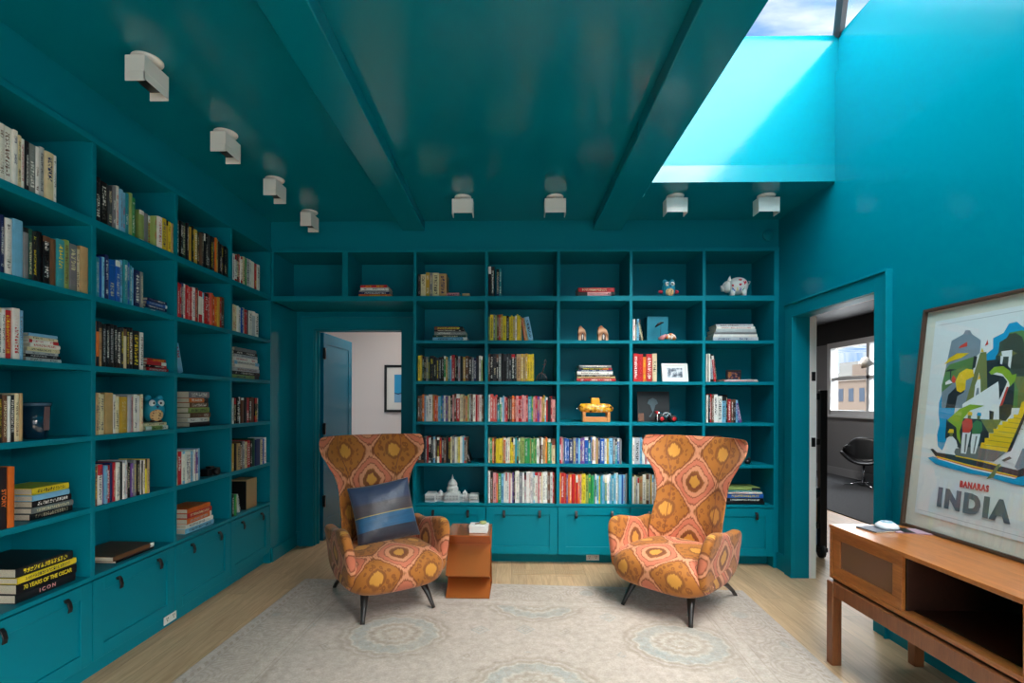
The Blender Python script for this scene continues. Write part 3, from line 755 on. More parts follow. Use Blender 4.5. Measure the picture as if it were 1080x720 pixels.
hstack('left', 'C', 4, 200, 223, 'kwnlnos', [.030, .030, .034, .036, .034, .032, .044], taper=False)
vrow('left', 'C', 5, 187.5, 213, 'crwwwbwvb', .20, .225)
hstack('left', 'C', 6, 197, 227, 'bworo', [.034, .030, .036, .034, .030])
vrow('left', 'D', 1, 246, 275, 'wwcrwcgSwwrw', .20, .235)
vrow('left', 'D', 2, 246, 274, 'ccwwBwrkwSw', .19, .225)
hstack('left', 'D', 3, 246, 275, 'lkSwwwSks', .026)
vrow('left', 'D', 4, 246, 274, 'wkkKnkrknks', .19, .215)
vrow('left', 'D', 5, 246, 282, 'dktnscrkGNcBw', .20, .245)
vrow('left', 'D', 6, 247, 251, 'kg', .16, .17); vrow('left', 'D', 6, 253, 256, 'wk', .15, .155, lean=-.25, inset=.04)
# back bookcase
hstack('back', -1, 1, 376.5, 412, 'oNSwr', [.022, .024, .012, .024, .022])
vrow('back', 0, 1, 440.5, 470.5, 'kcdsct', .19, .225, ws=[.5, 1.1, .8, .6, 1.3, 1.6])
hstack('back', 0, 1, 469.5, 484.5, 'p', .030); hstack('back', 0, 1, 487, 496, 't', .030)
vrow('back', 1, 1, 514.8, 521, 'kk', .26, .272); vrow('back', 1, 1, 523, 528.5, 'NT', .24, .252)
hstack('back', 2, 1, 608, 649, 'pr', [.040, .038], taper=False)
hstack('back', 0, 2, 455, 493, 'bGskn', [.030, .020, .032, .014, .028])
vrow('back', 1, 2, 515, 550, 'lyslnrdykyydwyyd', .20, .245)
vrow('back', 1, 2, 553, 557, 'ot', .20, .205, lean=-.14); vrow('back', 1, 2, 557.5, 562.5, 'b', .21, .21, lean=-.20)
vrow('back', 3, 2, 667.5, 676, 'wsbk', .185, .195); vrow('back', 3, 2, 677, 679, 'ck', .16, .165, lean=-.2)
hstack('back', 4, 2, 752, 801, 'SwsSwS', [.034, .024, .018, .028, .020, .022])
vrow('back', 0, 3, 440.5, 509, 'ydGksGkkKkkgdTbrkkSkdnksNkwl', .20, .24)
vrow('back', 1, 3, 515, 563, 'nkKkskkKKkktdtdyyy', .235, .25)
hstack('back', 2, 3, 607, 650, 'rtkwNks', [.028, .016, .014, .030, .014, .018, .022])
vrow('back', 3, 3, 668, 693, 'rrorc', .235, .25, ws=[1.2, 1.1, .8, 1.4, 1.1])
vrow('back', 4, 3, 745, 753, 'wswS', .24, .255); vrow('back', 4, 3, 753.5, 757, 'rk', .225, .23, lean=-.10)
hstack('back', 4, 3, 762, 802, 'pw', [.010, .010], taper=False, dep=(.2, .24), inset=.02)
vrow('back', 0, 4, 440.5, 510, 'nnobwwtorobTBwvsckpnrcctolsnwrpwn', .215, .255)
vrow('back', 1, 4, 515, 586, 'wCCCTgwbprknorprrpprTgprvpddwrkrp', .205, .25)
vrow('back', 4, 4, 745.5, 768, 'wkrnwwbk', .22, .26); vrow('back', 4, 4, 768.5, 779, 'rnkb', .19, .22); vrow('back', 4, 4, 779.5, 783.5, 'Bv', .17, .175, lean=-.2)
vrow('back', 0, 5, 440.5, 493, 'nkKsrkkwnkrknkkcswcywbkn', .215, .245); vrow('back', 0, 5, 495, 497, 'k', .19, .19, lean=-.30)
vrow('back', 1, 5, 515, 586, 'cgonyydowwyydTTgllgglglgwnntogTc', .205, .24)
vrow('back', 2, 5, 590.5, 656, 'wpsBBNsBbvvBTBtwtNBwdbsTBs', .21, .24)
vrow('back', 3, 5, 667.5, 700, 'wSbwpwrtcg', .20, .27)
vrow('back', 1, 6, 515, 586, 'wnpCgbwwwpwvkwwwswSwwwSwwpwcwwnwrn', .25, .29)
vrow('back', 2, 6, 590.5, 662, 'orCrvoororopyylggTgbyTbbTwbbTbwTbBbs', .235, .28)
vrow('back', 3, 6, 667.5, 704, 'wcSwtwcSdwnwwswp', .22, .27)
hstack('back', 4, 6, 766, 808, 'kkBwTl', [.026, .028, .038, .016, .014, .024])
# the 300 that show largest are things of their own, the rest one mass
BOOKS.sort(key=lambda b: -b['area'])
seen = {}
for B in BOOKS[:300]:
    g = BookGeo(); g.cover(B); o = g.build('book', [M_cover, M_page]); o.matrix_world = B['M']
    setp(o, B['label'], 'book', B['group']); seen[B['label']] = seen.get(B['label'], 0)+1
    g = BookGeo(); g.pages(B, mi=0); c = g.build('page_block', [M_page]); c.parent = o
    if B.get('text'):
        tx, ck, mode = B['text']; mm = mat('ink_'+PAL[ck][1].replace(' ', '_'), PAL[ck][0], .5)
        w, h = B['w'], B['h']
        # reading direction down the spine: +x text -> -z book, facing -y
        Mt = Matrix.Translation((0, -.0006, h*.5)) @ Matrix(((0, 1, 0, 0), (0, 0, -1, 0), (-1, 0, 0, 0), (0, 0, 0, 1)))
        if mode == 'flat': Mt = Matrix.Translation((0, -.0006, h*.5)) @ Matrix(((0, -1, 0, 0), (0, 0, -1, 0), (1, 0, 0, 0), (0, 0, 0, 1)))
        text_mesh(tx, w*(.72 if mode != 'flat' else .62), mm, o, Mt, sx=.78 if mode == 'flat' and len(tx) > 8 else 1.0, bold=.0005)
if len(BOOKS) > 300:
    g = BookGeo()
    for B in BOOKS[300:]: g.cover(B, B['M']); g.pages(B, B['M'], 1)
    o = g.build('small_books', [M_cover, M_page]); setp(o, 'many small colourful books standing packed on the shelves of the two bookcases', 'books', kind='stuff')
print('BOOKS', len(BOOKS), 'dup labels', [k for k, v in seen.items() if v > 1][:10])

# ---------------------------------------------------------------- rug
RUGC = Vector((-.05, 1.72, 0)); RUGR = -.045; RW, RL = 1.715, 2.25
def rug_build(nt, b):
    co = coords(nt, 'Object'); 
    wob = nd(nt, 'ShaderNodeTexNoise'); wob.inputs['Scale'].default_value = 14; nt.links.new(co, wob.inputs['Vector'])
    sub = nd(nt, 'ShaderNodeVectorMath', op='SUBTRACT'); nt.links.new(wob.outputs['Color'], sub.inputs[0]); sub.inputs[1].default_value = (.5, .5, .5)
    sc = nd(nt, 'ShaderNodeVectorMath', op='SCALE'); nt.links.new(sub.outputs[0], sc.inputs[0]); sc.inputs['Scale'].default_value = .03
    ad = nd(nt, 'ShaderNodeVectorMath', op='ADD'); nt.links.new(co, ad.inputs[0]); nt.links.new(sc.outputs[0], ad.inputs[1])
    s = nd(nt, 'ShaderNodeSeparateXYZ'); nt.links.new(ad.outputs[0], s.inputs[0]); x, y = s.outputs[0], s.outputs[1]
    PX, PY = 1.73, 1.06
    def cell(x0, y0):
        dx = mth(nt, 'MULTIPLY', mth(nt, 'SUBTRACT', mth(nt, 'FRACT', mth(nt, 'ADD', mth(nt, 'DIVIDE', mth(nt, 'SUBTRACT', x, x0), PX), .5)), .5), PX)
        dy = mth(nt, 'MULTIPLY', mth(nt, 'SUBTRACT', mth(nt, 'FRACT', mth(nt, 'ADD', mth(nt, 'DIVIDE', mth(nt, 'SUBTRACT', y, y0), PY), .5)), .5), PY)
        dy = mth(nt, 'MULTIPLY', dy, 1.12)
        r = mth(nt, 'SQRT', mth(nt, 'ADD', mth(nt, 'MULTIPLY', dx, dx), mth(nt, 'MULTIPLY', dy, dy)))
        a = mth(nt, 'ARCTAN2', dy, dx); return r, a
    cA = (-.73, 1.35); cB = (cA[0]+.865, cA[1]-.53)
    rA, aA = cell(*cA); rB, aB = cell(*cB)
    r = mth(nt, 'MINIMUM', rA, rB); isA = mth(nt, 'LESS_THAN', rA, rB)
    a = mth(nt, 'ADD', mth(nt, 'MULTIPLY', isA, aA), mth(nt, 'MULTIPLY', mth(nt, 'SUBTRACT', 1, isA), aB))
    r2 = mth(nt, 'ADD', r, mth(nt, 'MULTIPLY', mth(nt, 'SINE', mth(nt, 'MULTIPLY', a, 16)), .008))
    base = srgb(206, 193, 182); taupe = srgb(176, 162, 146); cream = srgb(212, 206, 194); blue = srgb(172, 180, 178)
    med = ramp(nt, mth(nt, 'DIVIDE', r2, .42), [(0, taupe), (.10, cream), (.16, taupe), (.24, cream), (.33, taupe), (.40, cream), (.45, blue), (.60, blue), (.63, cream), (.67, taupe), (.73, base), (.77, taupe), (.85, base), (1, base)], 'EASE')
    vor = nd(nt, 'ShaderNodeTexVoronoi', feature='DISTANCE_TO_EDGE'); vor.inputs['Scale'].default_value = 16; nt.links.new(ad.outputs[0], vor.inputs['Vector'])
    ln = mth(nt, 'LESS_THAN', vor.outputs[0], .06)
    petal = mixc(nt, mth(nt, 'MULTIPLY', ln, .35), med, taupe)
    field0 = mixc(nt, mth(nt, 'GREATER_THAN', r, .36), petal, base)
    # small sprigs between the medallions
    v2 = nd(nt, 'ShaderNodeTexVoronoi', distance='MANHATTAN'); v2.inputs['Scale'].default_value = 3.6; v2.inputs['Randomness'].default_value = .35; nt.links.new(ad.outputs[0], v2.inputs['Vector'])
    dd = v2.outputs['Distance']
    sprig = mth(nt, 'MULTIPLY', mth(nt, 'LESS_THAN', dd, .30), mth(nt, 'GREATER_THAN', mth(nt, 'SINE', mth(nt, 'MULTIPLY', dd, 60)), .1))
    sprig = mth(nt, 'MULTIPLY', sprig, mth(nt, 'GREATER_THAN', r, .40))
    sw = nd(nt, 'ShaderNodeSeparateColor'); nt.links.new(v2.outputs['Color'], sw.inputs[0])
    field = mixc(nt, mth(nt, 'MULTIPLY', sprig, .9), field0, mixc(nt, mth(nt, 'GREATER_THAN', sw.outputs[0], .6), taupe, blue))
    # border bands
    s0 = nd(nt, 'ShaderNodeSeparateXYZ'); nt.links.new(co, s0.inputs[0])
    ex = mth(nt, 'SUBTRACT', RW, mth(nt, 'ABSOLUTE', s0.outputs[0])); ey = mth(nt, 'SUBTRACT', RL, mth(nt, 'ABSOLUTE', s0.outputs[1])); e = mth(nt, 'MINIMUM', ex, ey)
    v3 = nd(nt, 'ShaderNodeTexVoronoi'); v3.inputs['Scale'].default_value = 5.5; nt.links.new(ad.outputs[0], v3.inputs['Vector'])
    bd = mixc(nt, mth(nt, 'MULTIPLY', mth(nt, 'GREATER_THAN', mth(nt, 'SINE', mth(nt, 'MULTIPLY', v3.outputs['Distance'], 48)), .2), .6), base, taupe)
    sb = nd(nt, 'ShaderNodeSeparateColor'); nt.links.new(v3.outputs['Color'], sb.inputs[0])
    bd = mixc(nt, mth(nt, 'MULTIPLY', mth(nt, 'MULTIPLY', mth(nt, 'LESS_THAN', v3.outputs['Distance'], .30), mth(nt, 'GREATER_THAN', sb.outputs[1], .5)), .6), bd, blue)
    al = mth(nt, 'ADD', s0.outputs[0], s0.outputs[1])
    zz = mth(nt, 'MULTIPLY', mth(nt, 'ABSOLUTE', mth(nt, 'SUBTRACT', mth(nt, 'FRACT', mth(nt, 'MULTIPLY', al, 14)), .5)), .07)
    zig = mth(nt, 'LESS_THAN', mth(nt, 'ABSOLUTE', mth(nt, 'SUBTRACT', e, mth(nt, 'ADD', .345, zz))), .008)
    col = mixc(nt, mth(nt, 'LESS_THAN', e, .42), field, base)
    def band(lo, hi, c, f, cur):
        m_ = mth(nt, 'MULTIPLY', mth(nt, 'GREATER_THAN', e, lo), mth(nt, 'LESS_THAN', e, hi)); return mixc(nt, mth(nt, 'MULTIPLY', m_, f), cur, c)
    col = band(.09, .32, bd, 1, col)
    dots = mth(nt, 'GREATER_THAN', mth(nt, 'SINE', mth(nt, 'MULTIPLY', al, 110)), 0)
    col = band(.045, .07, mixc(nt, dots, base, srgb(170, 150, 130)), .8, col)
    for lo, hi in ((.082, .09), (.32, .328), (.405, .413), (.43, .437)): col = band(lo, hi, taupe, .8, col)
    col = mixc(nt, mth(nt, 'MULTIPLY', zig, .7), col, cream)
    # wear: the pile is faded unevenly
    n1 = noise(nt, co, 3.0, 5, .65); n2 = noise(nt, co, 90, 3, .7)
    fade = ramp(nt, n1, [(.30, (0, 0, 0, 1)), (.62, (1, 1, 1, 1))])
    fd = nd(nt, 'ShaderNodeSeparateColor'); nt.links.new(fade, fd.inputs[0])
    col = mixc(nt, mth(nt, 'ADD', mth(nt, 'MULTIPLY', fd.outputs[0], .45), .15), col, srgb(190, 180, 166))
    col = mixc(nt, 1.0, col, (.85, .795, .775, 1), 'MULTIPLY')
    n3 = noise(nt, co, 24, 5, .75)
    col = mixc(nt, 1.0, col, ramp(nt, n3, [(.35, (.80, .78, .75, 1)), (.65, (1.08, 1.08, 1.08, 1))]), 'MULTIPLY')
    col = mixc(nt, 1.0, col, ramp(nt, n2, [(.3, (.84, .84, .84, 1)), (.7, (1.08, 1.08, 1.08, 1))]), 'MULTIPLY')
    nt.links.new(col, b.inputs['Base Color']); bump(nt, b, n2, .25, .004)
M_rug = mat('faded_wool_rug', rough=.95, spec=.1, sheen=.2, build=rug_build)
m = MB(); n_ = 40
m.box(-RW, RW, -RL, RL, 0, .011)
o = m.build('rug', M_rug, loc=(RUGC.x, RUGC.y, .001), rot=(0, 0, RUGR), bevel=.004); setp(o, 'faded beige and pale blue oriental rug with medallions, under the two armchairs', 'rug')
RUGZ = .0135

# ---------------------------------------------------------------- wing armchairs
def ikat_build(nt, b):
    uvn = nd(nt, 'ShaderNodeUVMap', uv_map='uv'); s = nd(nt, 'ShaderNodeSeparateXYZ')
    w = nd(nt, 'ShaderNodeTexNoise'); w.inputs['Scale'].default_value = 9; w.inputs['Detail'].default_value = 2; nt.links.new(uvn.outputs[0], w.inputs['Vector'])
    sub = nd(nt, 'ShaderNodeVectorMath', op='SUBTRACT'); nt.links.new(w.outputs['Color'], sub.inputs[0]); sub.inputs[1].default_value = (.5, .5, .5)
    sc = nd(nt, 'ShaderNodeVectorMath', op='SCALE'); nt.links.new(sub.outputs[0], sc.inputs[0]); sc.inputs['Scale'].default_value = .035
    ad = nd(nt, 'ShaderNodeVectorMath', op='ADD'); nt.links.new(uvn.outputs[0], ad.inputs[0]); nt.links.new(sc.outputs[0], ad.inputs[1]); nt.links.new(ad.outputs[0], s.inputs[0])
    a, bb = .385, .43
    gx = mth(nt, 'ADD', s.outputs[0], a/2); gy = mth(nt, 'SUBTRACT', s.outputs[1], .19)
    g = mth(nt, 'ADD', mth(nt, 'COSINE', mth(nt, 'MULTIPLY', gx, 2*math.pi/a)), mth(nt, 'COSINE', mth(nt, 'MULTIPLY', gy, 2*math.pi/bb)))
    tri = lambda v, p: mth(nt, 'SUBTRACT', mth(nt, 'MULTIPLY', mth(nt, 'ABSOLUTE', mth(nt, 'SUBTRACT', mth(nt, 'FRACT', mth(nt, 'DIVIDE', v, p)), .5)), 4), 1)
    g2 = mth(nt, 'ADD', tri(gx, a), tri(gy, bb))
    g = mth(nt, 'ADD', mth(nt, 'MULTIPLY', g, .82), mth(nt, 'MULTIPLY', g2, .18))
    st = noise(nt, None, 1); mp = nd(nt, 'ShaderNodeMapping'); mp.inputs['Scale'].default_value = (95, 14, 1); nt.links.new(uvn.outputs[0], mp.inputs[0])
    ns = nd(nt, 'ShaderNodeTexNoise'); ns.inputs['Scale'].default_value = 1; ns.inputs['Detail'].default_value = 2; nt.links.new(mp.outputs[0], ns.inputs['Vector'])
    g = mth(nt, 'ADD', g, mth(nt, 'MULTIPLY', mth(nt, 'SUBTRACT', ns.outputs['Fac'], .5), .42))
    f = mth(nt, 'DIVIDE', mth(nt, 'ADD', g, 2.1), 4.2)
    core = srgb(208, 142, 58); halo = srgb(140, 82, 36); och = srgb(176, 106, 42); brown = srgb(124, 64, 38); pink = srgb(204, 114, 84); lp = srgb(214, 142, 104)
    c = ramp(nt, f, [(0, core), (.075, core), (.095, brown), (.165, halo), (.185, lp), (.275, lp), (.30, brown), (.32, pink), (.42, pink), (.445, brown), (.46, lp), (.50, lp), (.52, halo), (.54, brown), (.56, och), (.83, och), (.86, halo), (.895, halo), (.915, core), (1, core)])
    # leopard spots inside the big medallions
    mp2 = nd(nt, 'ShaderNodeMapping'); mp2.inputs['Scale'].default_value = (1, .7, 1); nt.links.new(ad.outputs[0], mp2.inputs[0])
    v = nd(nt, 'ShaderNodeTexVoronoi'); v.inputs['Scale'].default_value = 32; nt.links.new(mp2.outputs[0], v.inputs['Vector'])
    sp = mth(nt, 'MULTIPLY', mth(nt, 'MULTIPLY', mth(nt, 'LESS_THAN', v.outputs['Distance'], .40), mth(nt, 'GREATER_THAN', v.outputs['Distance'], .12)), mth(nt, 'MULTIPLY', mth(nt, 'GREATER_THAN', f, .575), mth(nt, 'LESS_THAN', f, .83)))
    c = mixc(nt, mth(nt, 'MULTIPLY', sp, .9), c, halo)
    wv = noise(nt, uvn.outputs[0], 420, 2, .6)
    c = mixc(nt, 1.0, c, ramp(nt, wv, [(.3, (.88, .88, .88, 1)), (.7, (1.08, 1.08, 1.08, 1))]), 'MULTIPLY')
    nt.links.new(c, b.inputs['Base Color']); bump(nt, b, wv, .15, .002)
M_ikat = mat('ikat_velvet', rough=.7, sheen=.12, spec=.25, build=ikat_build)
def interp(tab, x):
    for (a, fa), (b, fb) in zip(tab, tab[1:]):
        if x <= b: t = (x-a)/(b-a); t = t*t*(3-2*t); return fa+(fb-fa)*t
    return tab[-1][1]
def make_chair(loc, rz, label):
    root = empty('wing_armchair', loc, rz, label, 'armchair')
    # --- flared wing back
    HW = [(.18, .275), (.45, .275), (.70, .265), (.80, .270), (.90, .300), (.98, .350), (1.05, .395), (1.10, .405), (1.14, .402), (1.172, .385)]
    YC = [(.18, .20), (.45, .205), (.80, .285), (1.172, .37)]
    WF = [(.18, .10), (.45, .13), (.75, .085), (.90, .09), (1.05, .155), (1.172, .135)]
    TK = [(.18, .10), (.6, .085), (1.0, .062), (1.172, .05)]
    zs = [.18, .26, .36, .46, .56, .66, .74, .80, .85, .90, .95, 1.0, 1.04, 1.08, 1.12, 1.15, 1.166, 1.174]
    nu = 22; vs = []; uvs = []; fs = []
    for k, z in enumerate(zs):
        hw, yc, wf, tk = interp(HW, z), interp(YC, z), interp(WF, z), interp(TK, z)
        if k == len(zs)-1: tk *= .45; hw -= .012
        if k == len(zs)-2: tk *= .8
        ring = []
        for side in (0, 1):
            for i in range(nu+1):
                u = -1+2*i/nu
                if side: u = -u
                au = abs(u)
                fwd = wf*max(0, (au-.38)/.62)**1.5
                end = max(0, 1-au**7)**.5
                x = hw*u*(1 if not side else 1.01)
                y = yc-fwd+(0 if not side else tk*(.25+.75*end))+(tk*.12*(1-end) if not side else 0)
                if k >= len(zs)-2: y += (.25*tk if not side else -.1*tk)
                ring.append((x, y, z))
        acc = 0
        for j, p in enumerate(ring):
            vs.append(p); i = j % (nu+1); u = (-1+2*i/nu)*(1 if j <= nu else -1)
            uvs.append((hw*u*1.02+(0 if j <= nu else .0), z+.0))
    nr = 2*(nu+1)
    for k in range(len(zs)-1):
        for j in range(nr): fs.append((k*nr+j, k*nr+(j+1) % nr, (k+1)*nr+(j+1) % nr, (k+1)*nr+j))
    # caps as strips
    for k, flip in ((0, True), (len(zs)-1, False)):
        for i in range(nu):
            f = (k*nr+i, k*nr+i+1, k*nr+nr-2-i, k*nr+nr-1-i); fs.append(f[::-1] if flip else f)
    m = MB(); m.add(vs, fs, uvs, smooth=True); m.build('wing_back', M_ikat, root, subd=1)
    # raised seams where the wings fold
    m = MB()
    for sgn in (-1, 1):
        pts = []
        for z in (.46, .6, .72, .82, .92, 1.0, 1.08, 1.15, 1.172):
            hw, yc, wf = interp(HW, z), interp(YC, z), interp(WF, z); au = .62 if z > .8 else .66
            pts.append((sgn*hw*au, yc-wf*max(0, (au-.38)/.62)**1.5-.0005, z))
        m.tube(pts, .0028, 6)
    m.build('seam_piping', mat('brown_piping', (134, 76, 40), .7), root)
    # --- seat: full rounded shell with a soft front roll
    m = MB()
    m.ell((0, -.055, .288), (.352, .345, .140), .62, .55, 40, 22, uvf=lambda p: (p[0]*1.02, p[1]+p[2]-.16))
    o = m.build('seat', M_ikat, root, subd=1)
    for v in o.data.vertices:   # crown on top, fuller lower front
        x, y, z = v.co
        if z > .36: v.co.z += .018*max(0, 1-(x/.3)**2)*max(0, 1-((y+.05)/.34)**2)
        if y < -.2 and z < .30: v.co.y += .16*(.30-z)
        if abs(x) > .25: v.co.x *= 1-.25*max(0, .28-z)
    # --- arms: upright paddles, highest near the front
    out = [(-.285, .20), (-.315, .30), (-.318, .42), (-.312, .52), (-.285, .578), (-.23, .602), (-.15, .600), (-.05, .578), (.05, .555), (.15, .55), (.24, .56), (.30, .50), (.30, .36), (.28, .20)]
    cy_, cz_ = 0, .40
    for sgn in (-1, 1):
        layers = [(-.036, .80), (-.034, .93), (-.018, 1.0), (.018, 1.0), (.034, .93), (.036, .80)]
        vs = []; uvs = []; n = len(out)
        for (ox, scl) in layers:
            for (y, z) in out:
                yy = cy_+(y-cy_)*scl; zz = cz_+(z-cz_)*scl
                fl = .050*max(0, (zz-.30)/.30)**1.3+.02*max(0, (-yy)/.3)
                x = .292+fl+ox
                vs.append((sgn*x, yy, zz)); uvs.append((yy+.06, zz-.015))
        fs = []
        for k in range(len(layers)-1):
            for j in range(n): fs.append((k*n+j, k*n+(j+1) % n, (k+1)*n+(j+1) % n, (k+1)*n+j))
        # end faces: fan towards a centre vertex
        for k in (0, len(layers)-1):
            b_ = len(vs); x = sum(vs[k*n+j][0] for j in range(n))/n
            vs.append((x+sgn*(-.002 if k == 0 else .002), cy_, cz_)); uvs.append((cy_+.06, cz_-.015))
            for j in range(n): fs.append((k*n+j, k*n+(j+1) % n, b_) if k else (k*n+(j+1) % n, k*n+j, b_))
        if sgn < 0: fs = [f[::-1] for f in fs]
        MB().add(vs, [f[::-1] for f in fs], uvs, smooth=True).build('arm', M_ikat, root, subd=2)
    # --- legs
    for sgn in (-1, 1):
        m = MB(); m.tube([(sgn*.185, -.12, .215), (sgn*.205, -.19, .165), (sgn*.228, -.245, .09), (sgn*.243, -.275, .03), (sgn*.250, -.29, 0)], [.034, .030, .020, .015, .014], 12, flat=.8)
        m.build('leg', M_darkwood, root)
        m = MB(); m.tube([(sgn*.185, .10, .19), (sgn*.20, .22, .165), (sgn*.215, .34, .11), (sgn*.225, .43, .045), (sgn*.228, .475, 0)], [.026, .028, .021, .016, .015], 12, flat=.8)
        m.build('leg', M_darkwood, root)
    m = MB()
    for sgn in (-1, 1): m.tube([(sgn*.19, -.14, .185), (sgn*.192, 0, .172), (sgn*.195, .16, .175)], .020, 10, flat=.8)
    m.tube([(-.19, -.10, .182), (.19, -.10, .182)], .018, 10, flat=.8)
    m.build('leg_frame', M_darkwood, root)
    return root
chL = make_chair((-.906, 3.596, RUGZ), R(34), 'high wing-backed ikat armchair with a striped satin pillow on its seat')
chR = make_chair((1.17, 3.614, RUGZ), R(-45), 'high wing-backed ikat armchair with an empty seat, nearer the side doorway')

# satin pillow
def pillow_build(nt, b):
    uvn = nd(nt, 'ShaderNodeUVMap', uv_map='uv'); s = nd(nt, 'ShaderNodeSeparateXYZ'); nt.links.new(uvn.outputs[0], s.inputs[0])
    K = 'CONSTANT'
    c = ramp(nt, s.outputs[1], [(0, srgb(40, 42, 56)), (.235, srgb(40, 42, 56)), (.24, srgb(24, 84, 122)), (.46, srgb(24, 84, 122)), (.465, srgb(190, 160, 70)), (.48, srgb(70, 58, 62)), (.64, srgb(74, 62, 66)), (.70, srgb(56, 66, 96)), (1, srgb(46, 62, 92))])
    n = noise(nt, coords(nt, 'Object', (1, 1, 40)), 5, 2)
    c = mixc(nt, 1.0, c, ramp(nt, n, [(.3, (.85, .85, .85, 1)), (.7, (1.12, 1.12, 1.12, 1))]), 'MULTIPLY')
    nt.links.new(c, b.inputs['Base Color'])
    n2 = noise(nt, coords(nt, 'Object', (1, 1, 1)), 9, 3); bump(nt, b, n2, .5, .02)
m = MB(); N_ = 22; S_ = .235
for sgn in (-1, 1):
    vs = []; uvs = []; fs = []
    for j in range(N_+1):
        for i in range(N_+1):
            u = -1+2*i/N_; v = -1+2*j/N_
            t = .072*((1-abs(u)**2.6)*(1-abs(v)**2.6))**.55
            pin = 1-.055*(1-(abs(v)))*abs(u)**3*0-.05*(1-abs(v)**2)*0
            x = S_*u*(1-.06*(1-v*v)); z = S_*v*(1-.06*(1-u*u))*.96
            vs.append((x, sgn*t, z)); uvs.append(((u+1)/2, (v+1)/2))
    for j in range(N_):
        for i in range(N_):
            a = j*(N_+1)+i; f = (a, a+1, a+N_+2, a+N_+1); fs.append(f if sgn < 0 else f[::-1])
    m.add(vs, fs, uvs, smooth=True)
pil = m.build('pillow', mat('striped_satin', rough=.36, sheen=.4, build=pillow_build), weld=True, subd=1)
Mc = Matrix.Translation((-.906, 3.596, RUGZ)) @ Matrix.Rotation(R(34), 4, 'Z')
pil.matrix_world = Mc @ Matrix.Translation((.01, .040, .632)) @ Matrix.Rotation(R(-6), 4, 'Z') @ Matrix.Rotation(R(-20), 4, 'X') @ Matrix.Rotation(R(-7), 4, 'Y')
setp(pil, 'square satin pillow in navy, brown and blue stripes leaning in an armchair', 'pillow')

# ---------------------------------------------------------------- folded metal side table
tb = empty('side_table', (-.3165, 3.665, RUGZ), R(-1), 'copper-orange folded metal side table standing between the armchairs on the rug', 'side table')
M_cop = mat('copper_lacquer', (176, 98, 44), .26, metal=.45, coat=.3)
def fold(profile, name, hw=.160, th=.007):
    m = MB(); n = len(profile); vs = []
    for x in (-hw, hw): vs += [(x, a, b) for a, b in profile]
    m.add(vs, [(i, i+1, n+i+1, n+i) for i in range(n-1)]); return m.build(name, M_cop, tb, solid=th)
fold([(.355, .455), (0, .455)], 'top')
fold([(0, .455), (.13, .365)], 'folded_panel'); fold([(.13, .365), (.0, .165)], 'folded_panel'); fold([(0, .165), (.13, .10), (.0, .004)], 'folded_panel')
fold([(.0, .004), (.34, .004)], 'base')
fold([(.355, .455), (.24, .30), (.34, .004)], 'rear_panel', .159)
# boxes and keepsake on the table
T0 = Vector((-.3165, 3.665, RUGZ+.4595))
b1 = empty('gift_box', (T0.x+.075, T0.y+.11, T0.z), R(-3), 'white box with a lid lying on the copper side table', 'box')
MB().box(-.067, .067, -.05, .05, 0, .036).build('box_body', M_white, b1, bevel=.002); MB().box(-.069, .069, -.052, .052, .036, .056).build('lid', M_white, b1, bevel=.002)
b2 = empty('keepsake', (T0.x+.095, T0.y+.11, T0.z+.0565), 0, 'small green and brown keepsake resting on the white box lid', 'ornament')
MB().ell((.01, 0, .012), (.028, .022, .013)).build('stone', mat('green_stone', (168, 172, 110), .4), b2)
MB().tube([(-.05, -.01, .004), (-.02, .0, .006), (0, .005, .018)], .004, 8).build('stem', mat('brown_stem', (96, 60, 40), .6), b2)

# ---------------------------------------------------------------- sideboard
SX0, SX1, SY_0, SY_1 = 1.782, 2.295, 1.29, 2.865; SZ0, SZ1 = .473, .768
sb = empty('sideboard', ((SX0+SX1)/2, (SY_0+SY_1)/2, 0), 0, 'long teak sideboard with glass sliding doors standing against the side wall', 'sideboard')
ox, oy = (SX0+SX1)/2, (SY_0+SY_1)/2
def sbx(name, x0, x1, y0, y1, z0, z1, m_=M_teak, bev=.002): return MB().box(x0-ox, x1-ox, y0-oy, y1-oy, z0, z1).build(name, m_, sb, bevel=bev)
sbx('top', SX0-.004, SX1, SY_0, SY_1, SZ1-.020, SZ1)
sbx('bottom_panel', SX0, SX1-.002, SY_0+.02, SY_1-.02, SZ0, SZ0+.022)
sbx('side_panel', SX0, SX1, SY_1-.020, SY_1, SZ0, SZ1-.020); sbx('side_panel', SX0, SX1, SY_0, SY_0+.020, SZ0, SZ1-.020)
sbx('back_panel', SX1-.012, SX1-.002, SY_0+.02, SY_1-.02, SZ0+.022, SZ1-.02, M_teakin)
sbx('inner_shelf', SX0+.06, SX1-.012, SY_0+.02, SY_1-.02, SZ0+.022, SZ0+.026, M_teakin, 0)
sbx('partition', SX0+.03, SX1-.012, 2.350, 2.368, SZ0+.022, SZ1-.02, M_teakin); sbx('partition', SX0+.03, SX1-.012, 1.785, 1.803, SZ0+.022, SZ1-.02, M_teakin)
def sb_door(y0, y1):
    d = MB(); fr = .052; z0, z1 = SZ0+.022, SZ1-.022
    d.box(SX0+.006-ox, SX0+.024-ox, y0-oy, y1-oy, z0, z0+fr); d.box(SX0+.006-ox, SX0+.024-ox, y0-oy, y1-oy, z1-fr, z1)
    d.box(SX0+.006-ox, SX0+.024-ox, y0-oy, y0+fr*1.1-oy, z0+fr, z1-fr); d.box(SX0+.006-ox, SX0+.024-ox, y1-fr*1.1-oy, y1-oy, z0+fr, z1-fr)
    o = d.build('door', M_teak, sb, bevel=.002)
    MB().box(SX0+.013-ox, SX0+.017-ox, y0+fr-oy, y1-fr-oy, z0+fr-.004, z1-fr+.004).build('smoked_glass', mat('smoked_brown_glass', (112, 84, 66), .16), o)
